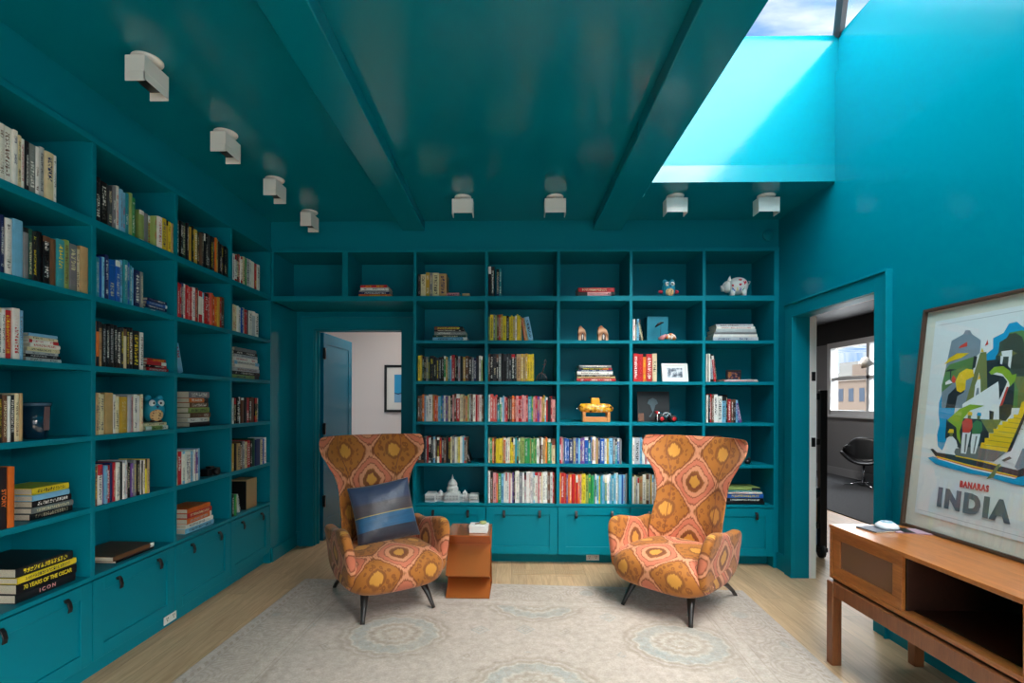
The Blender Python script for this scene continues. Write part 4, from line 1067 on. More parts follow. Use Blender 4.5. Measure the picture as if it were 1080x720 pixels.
sb_door(2.350, SY_1-.022); sb_door(SY_0+.022, 1.803)
lw = .052
for (x, y) in ((SX0-.016, SY_1-.052), (SX1-lw-.03, SY_1-.052), (SX0-.016, SY_0), (SX1-lw-.03, SY_0)): sbx('leg', x, x+lw, y, y+lw, 0, .459, M_teakdark, .004)
sbx('rail', SX0-.012, SX0+.02, SY_0+lw, SY_1-lw, .385, .459, M_teakdark); sbx('rail', SX1-.07, SX1-.04, SY_0+lw, SY_1-lw, .385, .459, M_teakdark)
sbx('rail', SX0+lw, SX1-lw-.03, SY_1-.045, SY_1-.015, .385, .459, M_teakdark); sbx('rail', SX0+lw, SX1-lw-.03, SY_0+.015, SY_0+.045, .385, .459, M_teakdark)
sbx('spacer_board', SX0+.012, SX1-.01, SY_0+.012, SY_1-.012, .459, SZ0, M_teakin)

# booklets and coil on the sideboard
P0 = px2(945, 560, Z=SZ1)
bk = empty('booklet', (P0.x-.05, P0.y+.035, SZ1+.0005), R(12), 'grey booklet lying flat on the sideboard beneath the white coil', 'booklet')
MB().box(-.10, .10, -.06, .06, 0, .006).build('cover', mat('grey_card', (92, 92, 100), .5), bk); MB().box(-.097, .097, -.0605, .058, .0015, .0045).build('page_block', M_page, bk)
b3 = empty('booklet', (P0.x+.07, P0.y-.005, SZ1+.0005), R(-14), 'pink and white booklet lying nearer the poster on the sideboard', 'booklet')
MB().box(-.085, .085, -.055, .055, 0, .005).build('cover', mat('pink_card', (176, 140, 150), .5), b3); MB().box(-.05, -.0, -.056, .054, .0051, .0062).build('dark_band', M_black, b3)
co_ = empty('paperweight', (P0.x-.015, P0.y+.045, SZ1+.0067), 0, 'round white paperweight dome resting on the grey booklet', 'paperweight')
MB().lathe([(.052, 0), (.056, .006), (.050, .018), (.036, .029), (.018, .034), (.001, .035)], seg=36).build('dome', mat('white_ceramic', (228, 228, 228), .2), co_)
MB().lathe([(.030, .0325), (.028, .0350), (.022, .0358), (.020, .0345)], seg=36).build('ring', mat('pale_blue_glaze', (150, 190, 205), .25), co_)

# ---------------------------------------------------------------- framed travel poster
PW, PH = .87, 1.20; TILT = R(6.0)
PO = Vector((2.176, 2.862-PW/2, SZ1+.0015))
pf = empty('framed_poster', PO, label='framed travel poster reading BANARAS INDIA leaning on the wall atop the sideboard', cat='poster', rot=(-TILT, 0, R(-90)))
PM = Matrix.Translation(PO) @ Matrix.Rotation(R(-90), 4, 'Z') @ Matrix.Rotation(-TILT, 4, 'X')
PI_ = PM.inverted()
def onposter(px, py):
    o_ = PI_ @ Vector((0, 0, CAMH)); t_ = PI_ @ px2(px, py, X=2.2); d = t_-o_; k = (.0-o_.y)/d.y; q = o_+d*k; return (q.x, q.z)
fw = .016
MB().box(-PW/2, -PW/2+fw, -.012, .022, 0, PH).box(PW/2-fw, PW/2, -.012, .022, 0, PH).box(-PW/2+fw, PW/2-fw, -.012, .022, 0, fw).box(-PW/2+fw, PW/2-fw, -.012, .022, PH-fw, PH).build('frame', mat('walnut_black_frame', (70, 50, 38), .4), pf, bevel=.0015)
MB().box(-PW/2+fw, PW/2-fw, .006, .018, fw, PH-fw).build('mat_board', mat('ivory_mat_board', (222, 216, 202), .8), pf)
pa = MB().box(-PW/2+.075, PW/2-.075, .0035, .006, .085, PH-.075).build('print', mat('white_poster_paper', (226, 228, 230), .6), pf)
PC = dict(W=(232, 234, 236), B=(0, 150, 200), G=(128, 142, 156), K=(38, 46, 52), Y=(236, 196, 20), O=(118, 124, 66), L=(140, 176, 40), g=(92, 134, 72), R=(214, 66, 48), D=(64, 72, 60), g2=(60, 118, 66), S=(110, 110, 108))
LAY = [0]
def art(colr, pts, zoom):
    """a flat printed shape; pts are picture coordinates in one of three crops of the photograph"""
    x0, y0, sc_ = {1: (980, 330, 7.2), 2: (970, 420, 7.2), 3: (970, 500, 7.2)}[zoom]
    q = [onposter(x0+a/sc_, y0+b/sc_) for a, b in pts]
    q = [(min(PW/2-.085, max(-PW/2+.08, a)), b) for a, b in q]
    LAY[0] += 1; y = .0034-LAY[0]*.00004
    art.mb.setdefault(colr, MB()).add([(a, y, b) for a, b in q], [tuple(range(len(q)))])
art.mb = {}
X = 900  # far enough to the side that shapes run on past the picture's edge
art('B', [(90, 620), (130, 575), (200, 545), (230, 560), (215, 620), (190, 720), (180, 800), (150, 1000), (110, 1060), (60, 1010), (55, 920), (75, 840), (65, 760), (70, 680)], 1)
art('G', [(165, 210), (255, 160), (270, 130), (305, 130), (320, 160), (388, 205), (380, 300), (340, 340), (200, 720), (90, 720), (90, 560)], 1)
art('g', [(150, 390), (335, 330), (330, 430), (250, 470), (90, 600), (90, 550), (120, 430)], 1)
art('B', [(430, 310), (480, 270), (480, 190), (560, 150), (600, 80), (660, 65), (700, 100), (760, 130), (X, 200), (X, 380), (430, 380)], 1)
art('g', [(600, 150), (700, 130), (X, 180), (X, 720), (600, 720)], 1)
art('D', [(520, 300), (530, 220), (580, 190), (600, 160), (650, 150), (700, 180), (720, 240), (720, 480), (500, 480), (500, 330)], 1)
art('K', [(335, 325), (360, 330), (345, 410), (320, 430)], 1)
art('K', [(430, 360), (520, 350), (600, 400), (640, 540), (640, 720), (430, 720)], 1)
art('O', [(640, 480), (X, 480), (X, 720), (640, 720)], 1)
art('g', [(640, 500), (670, 580), (665, 720), (630, 720), (640, 600)], 1)
art('K', [(200, 560), (330, 480), (300, 720), (120, 720), (140, 620)], 1)
art('G', [(275, 510), (330, 480), (300, 640), (270, 720), (190, 720), (210, 630), (260, 600)], 1)
art('O', [(385, 300), (430, 295), (440, 720), (390, 720), (380, 620), (385, 540), (360, 545), (330, 720), (260, 720), (330, 480)], 1)
art('W', [(345, 545), (360, 510), (375, 450), (385, 510), (388, 720), (325, 720)], 1)
art('G', [(358, 570), (372, 565), (378, 690), (335, 690)], 1)
art('Y', [(375, 460), (385, 500), (362, 508)], 1); art('Y', [(398, 262), (410, 295), (386, 295)], 1)
art('Y', [(110, 390), (150, 340), (210, 305), (300, 302), (240, 340), (170, 362)], 1)
art('Y', [(330, 430), (335, 480), (275, 510), (270, 580), (235, 602), (205, 590), (195, 520), (225, 455), (280, 422)], 1)
art('R', [(230, 250), (285, 218), (285, 252), (220, 268)], 1); art('R', [(418, 250), (440, 200), (445, 238)], 1); art('R', [(165, 500), (180, 470), (200, 500), (190, 530), (170, 525)], 1)
art('K', [(115, 445), (150, 425), (205, 428), (165, 440), (160, 500), (155, 500), (155, 442)], 1)
art('W', [(120, 525), (150, 505), (175, 530), (120, 545)], 1)
art('W', [(545, 290), (625, 280), (640, 300), (625, 320), (612, 420), (595, 400), (600, 330), (560, 330), (550, 390), (535, 385), (540, 320)], 1)
art('O', [(515, 320), (545, 290), (550, 325)], 1); art('O', [(625, 285), (665, 305), (625, 325)], 1)
art('W', [(250, 690), (520, 520), (525, 560), (530, 720), (600, 690), (620, 820), (240, 820)], 1)
art('W', [(512, 520), (525, 560), (528, 720), (450, 720), (480, 620)], 1)
art('W', [(460, 460), (530, 440), (580, 460), (630, 510), (560, 640), (530, 720), (500, 720), (560, 590), (590, 520), (560, 480)], 1)
art('L', [(450, 450), (490, 410), (560, 402), (610, 440), (625, 470), (660, 460), (650, 510), (610, 560), (600, 520), (550, 460), (510, 450), (470, 468)], 1)
art('R', [(585, 560), (600, 560), (570, 650), (545, 720), (525, 720), (560, 630)], 1)
art('K', [(525, 90), (560, 100), (555, 160), (525, 160)], 2)
art('K', [(200, 160), (330, 150), (520, 160), (520, 300), (460, 370), (300, 380), (190, 300)], 2)
art('K', [(600, 60), (700, 20), (690, 120), (650, 170), (600, 170)], 2)
art('O', [(460, 160), (620, 160), (560, 260), (520, 260)], 2)
art('S', [(270, 380), (460, 360), (660, 400), (560, 480), (380, 460), (250, 430)], 2)
art('L', [(205, 165), (300, 80), (380, 45), (490, 55), (380, 90), (330, 150), (300, 250), (310, 350), (280, 300), (275, 220)], 2)
art('Y', [(455, 375), (465, 335), (490, 335), (490, 300), (525, 300), (525, 265), (560, 265), (555, 230), (590, 230), (590, 200), (625, 200), (625, 175), (665, 175), (665, 155), (710, 150), (710, 122), (745, 122), (770, 30), (X, -40), (X, 60), (790, 110), (660, 408)], 2)
for k in range(7):
    xa, ya = 480+k*38, 350-k*34
    art('O', [(xa, ya), (xa+200-k*12, ya+25-k*2), (xa+200-k*12, ya+29-k*2), (xa, ya+3)], 2)
art('K', [(660, 408), (790, 110), (X, -30), (X, 0), (800, 140), (690, 400)], 2)
art('W', [(690, 400), (X, 60), (X, 520), (720, 500), (600, 460)], 2)
art('W', [(205, 300), (240, 280), (275, 320), (285, 360), (255, 400), (275, 440), (160, 410), (185, 360)], 2)
art('Y', [(210, 260), (225, 232), (255, 235), (255, 262)], 2); art('O', [(222, 262), (250, 264), (245, 290), (228, 290)], 2)
art('W', [(325, 250), (385, 255), (370, 330), (350, 420), (310, 415), (315, 330)], 2)
art('R', [(320, 180), (350, 150), (395, 160), (400, 215), (375, 262), (325, 258)], 2)
art('O', [(365, 128), (390, 130), (385, 155), (362, 152)], 2); art('Y', [(358, 125), (372, 98), (398, 105), (396, 130)], 2)
art('W', [(395, 270), (460, 270), (445, 340), (420, 420), (385, 418), (385, 340)], 2)
art('g2', [(400, 190), (430, 165), (470, 180), (475, 240), (455, 268), (395, 268)], 2)
art('O', [(435, 132), (460, 132), (456, 160), (434, 158)], 2); art('B', [(430, 130), (440, 105), (465, 110), (466, 134)], 2)
art('S', [(345, 270), (360, 268), (345, 410), (335, 410)], 2); art('S', [(425, 285), (436, 285), (412, 415), (402, 415)], 2)
art('B', [(60, 450), (100, 440), (300, 500), (700, 590), (X, 560), (X, 680), (700, 650), (500, 590), (380, 570), (200, 525), (120, 500)], 2)
art('K', [(80, 385), (100, 380), (130, 410), (300, 435), (480, 480), (740, 545), (X, 480), (X, 560), (740, 600), (400, 520), (120, 440)], 2)
art('Y', [(270, 432), (480, 472), (620, 510), (610, 520), (480, 484), (270, 440)], 2)
art('Y', [(125, 436), (400, 508), (740, 590), (735, 600), (400, 520), (130, 446)], 2)
art('R', [(128, 446), (400, 520), (735, 598), (732, 604), (400, 528), (132, 452)], 2)
art('W', [(132, 452), (400, 528), (735, 604), (720, 612), (400, 540), (145, 462)], 2)
art('O', [(590, 500), (615, 495), (560, 600), (505, 612), (540, 570)], 2)
art('D', [(620, 468), (680, 440), (700, 455), (640, 480)], 2); art('G', [(780, 380), (X, 360), (X, 500), (740, 540), (720, 520)], 2)
for ky, mb_ in art.mb.items():
    o = mb_.build('printed_shapes', mat('poster_ink_'+ky, PC[ky], .6), pa)
M_ink = mat('poster_grey_ink', (96, 98, 106), .6); M_rink = mat('poster_red_ink', (206, 52, 44), .6)
l0 = onposter(990.5, 524); r0 = onposter(1061, 541.5)
a0 = onposter(1024, 515)
Mf = lambda x, z: Matrix.Translation((x, .0005, z)) @ Matrix.Rotation(R(90), 4, 'X')
tI = text_mesh('INDIA', .122, M_ink, pa, Mf((l0[0]+r0[0])/2, l0[1]-.004), bold=.0085, spacing=1.26, sx=.95, name='title_lettering', extrude=.0004)
tB = text_mesh('BANARAS', .040, M_rink, pa, Mf((l0[0]+r0[0])/2+.008, l0[1]+.086), bold=.0024, spacing=1.2, sx=.75, name='subtitle_lettering', extrude=.0004)
for z in (.105, PH-.10):
    MB().box(-PW/2+.095, PW/2-.095, .0032, .0034, z, z+.0012).build('printed_line', M_ink, pa)
MB().box(-PW/2+fw, PW/2-fw, -.004, -.002, fw, PH-fw).build('glazing', M_glass, pf)

# ---------------------------------------------------------------- doors and things beyond
dr = empty('door_1', (DX0+.022, YB+TH+.012, 0), R(89), kind='structure')
def slab(parent, w, h, m_, t=.042):
    mb = MB(); fr = .11
    mb.box(0, w, -t/2+.006, t/2-.006, 0, h)
    for s0_, s1_ in ((-t/2, -t/2+.006), (t/2-.006, t/2)):
        mb.box(0, fr, s0_, s1_, 0, h); mb.box(w-fr, w, s0_, s1_, 0, h); mb.box(fr, w-fr, s0_, s1_, 0, .2); mb.box(fr, w-fr, s0_, s1_, h-fr, h)
    return mb.build('door_slab', m_, parent)
sl_ = slab(dr, .865, 2.135, M_door); sl_.location = (0, -.0, .012)
M_hinge = M_blackmetal
for z in (.42, 1.16, 1.93): MB().box(-.030, .03, -.034, -.022, z-.055, z+.055).tube([(-.018, -.040, z-.058), (-.018, -.040, z+.058)], .012, 10).build('hinge', M_hinge, dr)
MB().tube([(.80, -.021, 1.02), (.80, -.06, 1.02), (.70, -.065, 1.02)], .009, 10).build('door_handle', M_blackmetal, dr)
hl = empty('hall_picture', (-1.847+.31, HY-.002, 1.283), label='black framed picture with a bright blue print hanging in the hall', cat='picture')
MB().box(-.31, -.275, -.025, 0, 0, .684).box(.275, .31, -.025, 0, 0, .684).box(-.275, .275, -.025, 0, 0, .035).box(-.275, .275, -.025, 0, .649, .684).build('frame', M_blackmetal, hl, bevel=.002)
MB().box(-.275, .275, -.010, -.002, .035, .649).build('mat_board', mat('pale_mat_board', (214, 214, 210), .8), hl)
pr = MB().box(-.165, .165, -.013, -.010, .14, .545).build('print', mat('bright_blue_print', (20, 140, 190), .5), hl)
MB().box(-.165, .165, -.0135, -.013, .14, .27).build('printed_band', mat('soft_blue_print', (110, 160, 196), .5), pr)
MB().tube([(-.16, -.0135, .275), (-.10, -.0135, .262), (-.06, -.0135, .28), (.0, -.0135, .255), (.1, -.0135, .27)], .006, 6).build('printed_branch', mat('navy_ink', (20, 50, 80), .5), pr)

# black trolley frame standing just beyond the side doorway
tr = empty('hand_truck', (2.745, 4.80, 0), R(-8), 'black hand truck standing just inside the study behind the doorway', 'hand truck')
m_ = mat('black_painted_wood', (20, 18, 18), .4)
for x in (-.16, .16): MB().box(x-.03, x+.03, -.03, .03, .09, 1.56).build('post', m_, tr, bevel=.004)
for z in (.30, .62, 1.08, 1.50): MB().box(-.13, .13, -.018, .018, z-.03, z+.03).build('rung', m_, tr, bevel=.003)
MB().tube([(-.13, .0, .32), (.13, .0, .60)], .024, 8).build('brace', m_, tr)
MB().box(-.19, .19, -.05, .30, .06, .10).build('foot_plate', m_, tr, bevel=.004)
for x in (-.15, .15): MB().lathe([(.02, -.02), (.06, -.02), (.062, 0), (.06, .02), (.02, .02)], seg=20, M=Matrix.Translation((x, -.005, .062)) @ Matrix.Rotation(R(90), 4, 'Y')).build('wheel', mat('black_rubber', (14, 14, 14), .6), tr)
cr = empty('crate', (2.76, 4.93, .101), R(-8), 'brown crate with a pale blue side standing on the hand truck foot plate', 'crate')
MB().box(-.17, .15, -.08, .10, 0, .16).build('lower_side', mat('pale_blue_card', (120, 140, 165), .6), cr); MB().box(-.17, .15, -.08, .10, .16, .42).build('upper_side', mat('brown_card', (140, 106, 64), .7), cr)

# swan-shaped swivel chair in the study
sw = empty('swivel_chair', (6.05, 8.80, .0125), R(-35), 'black leather swivel lounge chair with a steel star base in the study', 'chair')
m = MB(); nu, nv = 24, 14; vs = []; fs = []
for j in range(nv+1):
    v = j/nv
    for i in range(nu+1):
        u = -1+2*i/nu
        wdt = .36 if v < .45 else .36-.10*(v-.45)/.55
        x = wdt*u*.92; lift = .20*abs(u)**2.4*(1 if v < .65 else 1-.8*(v-.65)/.35)
        if v < .5: y = -.30+v*1.05; z = .40-.03*math.sin(v*math.pi)+lift
        else: t = (v-.5)/.5; y = .225+.10*t; z = .38+.44*t+lift*(1-t)
        y -= .10*abs(u)**3*(1 if v > .5 else 0)
        if v > .85: z -= .12*abs(u)**3
        vs.append((x, y, z))
for j in range(nv):
    for i in range(nu): a = j*(nu+1)+i; fs.append((a, a+1, a+nu+2, a+nu+1))
m.add(vs, fs, smooth=True).build('seat_shell', mat('black_chair_leather', (20, 20, 22), .35), sw, solid=.045, subd=1)
MB().lathe([(.018, .02), (.018, .37)], seg=14).build('column', M_chrome, sw)
for k in range(4): 
    a = k*math.pi/2+.4; MB().tube([(0, 0, .055), (.12*math.cos(a), .12*math.sin(a), .05), (.30*math.cos(a), .30*math.sin(a), .015)], [.02, .018, .013], 8, flat=.6).build('base_arm', M_chrome, sw)
# floor lamp whose white head shows at the edge of the doorway
fl = empty('floor_lamp', (5.35, 7.35, 0), R(0), 'white floor lamp with a cone head beside the study window', 'lamp')
MB().lathe([(.13, 0), (.13, .015), (.02, .022)], seg=28).build('base', M_white, fl)
MB().tube([(0, 0, .02), (0, 0, 1.75), (-.03, .02, 1.98), (-.10, .06, 2.08), (-.18, .10, 2.08)], .011, 10).build('pole', M_white, fl)
MB().lathe([(.03, .06), (.045, .05), (.085, -.07), (.08, -.07), (.04, .04)], seg=24, M=Matrix.Translation((-.20, .11, 2.04)) @ Matrix.Rotation(R(-25), 4, 'Y')).build('lamp_shade', M_white, fl)

# ---------------------------------------------------------------- ornaments on the shelves
def sh(r): return ZS[r-1]+.0004
def bx_(px, inset=.08): return px2(px, 400, Y=D+inset).x
def owl(loc, rz, s, lab, wing):
    o = empty('owl_figurine', loc, rz, lab, 'owl figurine')
    Mt = mat('turquoise_plush', (20, 150, 176), .6)
    m = MB(); m.ell((0, 0, .45*s), (.36*s, .30*s, .46*s), .85, .9); 
    for x in (-.2, .2): m.ell((x*s, 0, .90*s), (.13*s, .10*s, .13*s))
    m.build('body', Mt, o)
    MB().ell((0, -.20*s, .30*s), (.24*s, .13*s, .27*s)).build('belly', mat('spotted_belly_fabric', (226, 178, 120), .7, build=lambda nt, b: nt.links.new(mixc(nt, mth(nt, 'LESS_THAN', (lambda v: (setattr(v.inputs['Scale'], 'default_value', 70), nt.links.new(coords(nt), v.inputs['Vector']), v.outputs['Distance'])[2])(nd(nt, 'ShaderNodeTexVoronoi')), .32), srgb(228, 180, 124), srgb(120, 70, 40)), b.inputs['Base Color'])), o)
    for x in (-.15, .15):
        e = MB().ell((x*s, -.24*s, .72*s), (.115*s, .06*s, .125*s)).build('eye', M_white, o)
        MB().ell((x*.8*s, -.295*s, .72*s), (.04*s, .02*s, .045*s)).build('pupil', M_black, e)
    MB().prism([(-.05*s, .62*s), (.05*s, .62*s), (0, .52*s)], -.33*s, -.24*s, 'y').build('beak', mat('navy_felt', (20, 50, 100), .7), o)
    for x in (-1, 1):
        if wing: MB().ell((x*.42*s, 0, .33*s), (.16*s, .10*s, .10*s), M=None).build('wing', mat('red_felt', (212, 50, 70), .7), o)
        MB().ell((x*.13*s, -.20*s, .04*s), (.08*s, .10*s, .045*s)).build('foot', mat('brown_felt', (90, 54, 40), .7), o)
z4 = sh(4); hb = [B for B in BOOKS if B['group'].startswith('books on the fourth shelf, second bay, side') and 'lying' in B['label']]
ztop = z4+.048
for B in hb: ztop = max(ztop, B['M'].translation.z+B['w']/2)
zt = max([ (B['M'] @ Vector((B['w']/2*-1, 0, 0))).z for B in hb]+[ (B['M'] @ Vector((B['w']/2, 0, 0))).z for B in hb])
owl((XL-.10, px2(162, 430, X=XL-.10).y, zt+.001), R(60), .165, 'small turquoise owl figurine sitting on books in the side bookcase', False)
owl((bx_(705.5), D+.10, sh(1)), R(0), .160, 'small turquoise owl figurine with red wings on the top shelf of the back bookcase', True)
# piggy bank
pg = empty('piggy_bank', (bx_(777.5, .10), D+.10, sh(1)), R(-15), 'white piggy bank with red hearts and coloured letters on the top shelf', 'piggy bank')
Mp = mat('white_glazed_ceramic', (228, 222, 216), .25)
pg.scale = (1.0, 1.08, 1.22)
m = MB(); m.ell((0, 0, .085), (.088, .062, .064), .95, .95, 28, 18); m.ell((-.082, 0, .083), (.045, .045, .045)); m.tube([(-.110, 0, .075), (-.138, 0, .072)], [.026, .022], 16); m.build('body', Mp, pg)
for y in (-.03, .03):
    MB().prism([(-.092, .115), (-.052, .112), (-.066, .160)], y-.009, y+.009, 'y').build('ear', Mp, pg, bevel=.004, smooth=True)
    for x in (-.045, .05): MB().tube([(x, y, .05), (x, y*1.1, 0)], [.022, .017], 14).build('leg', Mp, pg)
def heart(cx, cz, s, name, m_, y=-.0635):
    pts = []
    for k in range(20):
        t = 2*math.pi*k/20; pts.append((cx+s*math.sin(t)**3, cz+s*(13*math.cos(t)-5*math.cos(2*t)-2*math.cos(3*t)-math.cos(4*t))/16))
    yy = -.062*math.sqrt(max(.05, 1-(cx/.088)**2-((cz-.085)/.062)**2))
    MB().prism(pts, yy-.003, yy+.004, 'y').build(name, m_, pg)
Mh = mat('red_glaze', (206, 16, 44), .3)
for cx, cz, s in ((.048, .098, .017), (.014, .118, .014), (.014, .085, .012), (-.045, .082, .011)): heart(cx, cz, s, 'painted_heart', Mh)
for ch, cx, c in (('K', -.040, (30, 90, 170)), ('I', -.010, (220, 190, 60)), ('S', .016, (140, 110, 170)), ('K', .044, (40, 160, 120))):
    yy = -.062*math.sqrt(max(.05, 1-(cx/.088)**2-(.032/.062)**2))
    text_mesh(ch, .036, mat('glaze_letter_%d_%d' % (c[0], c[1]), c, .3), pg, Matrix.Translation((cx, yy-.003, .055)) @ Matrix.Rotation(R(90), 4, 'X'), name='painted_letter', bold=.0015, extrude=.003)
for y in (-.03,): MB().ell((-.108, y, .095), (.004, .004, .004)).build('eye', M_black, pg)
MB().tube([(.085, 0, .09), (.098, .005, .10), (.10, -.008, .112), (.09, -.004, .115)], .004, 8).build('tail', Mp, pg)
# agate bookends
def agate_build(nt, b):
    v = coords(nt, 'Object'); w = nd(nt, 'ShaderNodeTexWave', wave_type='RINGS', rings_direction='Y'); w.inputs['Scale'].default_value = 5; w.inputs['Distortion'].default_value = 7; nt.links.new(v, w.inputs['Vector'])
    nt.links.new(ramp(nt, w.outputs['Fac'], [(0, srgb(150, 96, 66)), (.5, srgb(196, 140, 104)), (1, srgb(218, 172, 138))]), b.inputs['Base Color'])
Mag = mat('banded_agate', rough=.2, build=agate_build)
for px, lab in ((613.5, 'brown agate bookend, the narrower of the two on the second shelf'), (635.5, 'brown agate bookend, the wider of the two on the second shelf')):
    w_ = .036 if px < 620 else .048
    o = empty('agate_bookend', (bx_(px), D+.08, sh(2)), R(8), lab, 'bookend')
    p = [(-w_, 0), (-w_, .085), (-w_*.85, .125), (-w_*.4, .14), (w_*.1, .12), (w_*.7, .10), (w_, .06), (w_*.95, .0)]
    MB().prism(p, -.018, .018, 'y').build('slab', Mag, o, bevel=.004)
    MB().prism([(-w_*.3, .0), (-w_*.3, .05), (0, .075), (w_*.4, .06), (w_*.5, .0)], -.021, -.016, 'y').build('dark_cavity', mat('dark_agate_core', (52, 32, 28), .3), o, bevel=.002)
    MB().prism([(-w_*.1, .02), (-w_*.15, .05), (.004, .062), (w_*.2, .045), (w_*.1, .012)], -.024, -.020, 'y').build('crystal_core', mat('pale_crystal', (226, 214, 206), .15), o, bevel=.002)
# teal box, bird on stick and shells on the second shelf
o = MB().box(-.095, .095, -.01, .10, 0, .235).build('teal_box', mat('teal_card_box', (10, 128, 150), .35), None, loc=(bx_(694, .14), D+.17, sh(2)), bevel=.002); setp(o, 'square teal box standing behind the shells on the second shelf', 'box')
o = empty('bird_ornament', (bx_(696), D+.07, sh(2)), 0, 'dark bird ornament perched on a thin wire stand, second shelf', 'ornament')
MB().tube([(-.045, 0, .125), (-.02, 0, .15), (.005, 0, .165), (.03, 0, .168)], [.004, .013, .010, .003], 10).build('bird', M_black, o)
MB().tube([(0, 0, .005), (.003, 0, .155)], .0022, 6).build('wire', M_blackmetal, o); MB().lathe([(.02, 0), (.02, .006)], seg=16).build('base', M_blackmetal, o)
o = empty('sea_shell', (bx_(706.5), D+.055, sh(2)), R(20), 'orange and white sea shell lying on the second shelf beside the bird ornament', 'shell')
MB().tube([(-.055, 0, .028), (-.03, 0, .034), (0, .004, .036), (.03, .004, .030), (.052, 0, .022)], [.012, .026, .035, .029, .010], 16).build('whorl', mat('orange_white_shell', (226, 130, 50), .35, build=lambda nt, b: nt.links.new(ramp(nt, noise(nt, coords(nt), 34, 2), [(.44, srgb(238, 226, 212)), (.54, srgb(218, 116, 40))]), b.inputs['Base Color'])), o)
o = empty('sea_shell', (bx_(698.5, .03), D+.03, sh(2)), R(-20), 'small pink speckled sea shell between the wire stand and the orange shell', 'shell')
MB().tube([(-.035, 0, .018), (0, 0, .024), (.035, 0, .050)], [.010, .024, .010], 14).build('whorl', mat('pink_speckled_shell', (200, 130, 130), .4), o)
# wire animal, third shelf
o = empty('wire_deer', (bx_(571.5), D+.09, sh(3)), 0, 'grey twisted wire deer ornament beside the yellow books', 'ornament')
m = MB(); Mw = mat('grey_iron_wire', (92, 92, 96), .4, metal=.7)
for a in range(5):
    x = -.045+a*.0225; m.tube([(x, -.012, .0), (x*.8, -.01, .055+.02*math.sin(a)), (0, 0, .085)], .0035, 6)
for a in range(4): m.tube([(-.055+.004*a, .008*a-.01, .01+.012*a), (-.02, .01, .075), (.03, .008, .070), (.058-.004*a, .006, .005+.01*a)], .003, 6)
m.build('legs_and_body', Mw, o)
MB().tube([(.005, 0, .08), (.018, 0, .125), (.03, -.005, .16)], [.006, .005, .004], 8).tube([(.03, 0, .155), (.012, -.012, .15)], [.008, .004], 8).build('head_and_neck', Mw, o)
MB().tube([(.032, 0, .155), (.04, .0, .18), (.032, 0, .20)], .0025, 6).tube([(.032, 0, .155), (.022, .01, .178), (.028, .01, .198)], .0025, 6).build('antlers', Mw, o)
# white photo frame, third shelf
o = empty('photo_frame', (bx_(711.5), D+.06, sh(3)+.001), label='white photo frame with a black and white photo on the third shelf', cat='photo frame', rot=(R(-10), 0, R(4)))
MB().box(-.118, -.095, -.008, .008, 0, .165).box(.095, .118, -.008, .008, 0, .165).box(-.095, .095, -.008, .008, 0, .022).box(-.095, .095, -.008, .008, .143, .165).build('frame', M_white, o, bevel=.0015)
MB().box(-.095, .095, -.001, .006, .022, .143).build('mat_board', mat('white_card', (236, 236, 236), .8), o)
MB().box(-.068, .068, -.003, -.001, .040, .125).build('photograph', mat('grey_photo_print', (120, 128, 140), .4, build=lambda nt, b: nt.links.new(ramp(nt, noise(nt, coords(nt), 26, 3), [(.40, srgb(76, 82, 94)), (.52, srgb(150, 156, 166)), (.60, srgb(214, 214, 216))]), b.inputs['Base Color'])), o)
# small dark boxed picture, third shelf last bay
o = empty('picture_block', (bx_(773.5, .29), D+.29, sh(3)+.0), R(-6), 'small dark picture block with orange and purple marks behind the flat magazines', 'ornament')
MB().box(-.065, .065, -.015, .015, 0, .12).build('block', mat('dark_brown_block', (44, 30, 30), .4), o, bevel=.003)
MB().box(-.052, .052, -.017, -.015, .018, .10).build('picture', mat('picture_marks', (120, 70, 40), .4, build=lambda nt, b: nt.links.new(ramp(nt, noise(nt, coords(nt), 40, 2), [(.40, srgb(30, 22, 40)), (.5, srgb(70, 40, 80)), (.6, srgb(190, 110, 50))]), b.inputs['Base Color'])), o)
# yellow carved animal on a wooden stand, fourth shelf
o = empty('wooden_stand', (bx_(628.5), D+.09, sh(4)), 0, 'light wooden bench-shaped stand under the yellow submarine toy', 'stand'); o.scale = (1.22, 1.1, 1.15)
Mst = mat('light_wood_stand', rough=.45, build=wood_build((196, 122, 58), (222, 150, 84), (1, 4, 4)))
MB().box(-.100, -.078, -.045, .045, 0, .075).build('end_post', Mst, o, bevel=.002); MB().box(.078, .100, -.045, .045, 0, .075).build('end_post', Mst, o, bevel=.002); MB().box(-.078, .078, -.035, .035, 0, .038).build('beam', Mst, o, bevel=.002)
o = empty('toy_submarine', (bx_(628.5), D+.09, sh(4)+.0870), 0, 'mottled yellow toy submarine with a small tower on the wooden stand', 'toy submarine'); o.scale = (1.3, 1.2, 1.3)
My = mat('mottled_yellow_enamel', (232, 170, 30), .35, build=lambda nt, b: nt.links.new(ramp(nt, noise(nt, coords(nt), 36, 3), [(.36, srgb(60, 44, 24)), (.46, srgb(224, 150, 24)), (.58, srgb(240, 186, 40)), (.68, srgb(240, 226, 190))]), b.inputs['Base Color']))
MB().tube([(-.118, 0, .024), (-.10, 0, .030), (-.05, 0, .028), (.05, 0, .028), (.09, 0, .026), (.118, 0, .020)], [.010, .030, .032, .032, .030, .012], 18).build('hull', My, o)
MB().prism([(-.034, .052), (-.030, .098), (.022, .098), (.030, .052)], -.018, .018, 'y').build('tower', mat('yellow_enamel', (232, 164, 24), .35), o, bevel=.005)
MB().tube([(-.045, 0, .100), (.04, 0, .100)], .003, 6).build('tower_rail', M_blackmetal, o); MB().tube([(-.135, -.018, .022), (-.118, 0, .026), (-.135, .018, .030)], .005, 6).build('propeller', M_chrome, o)
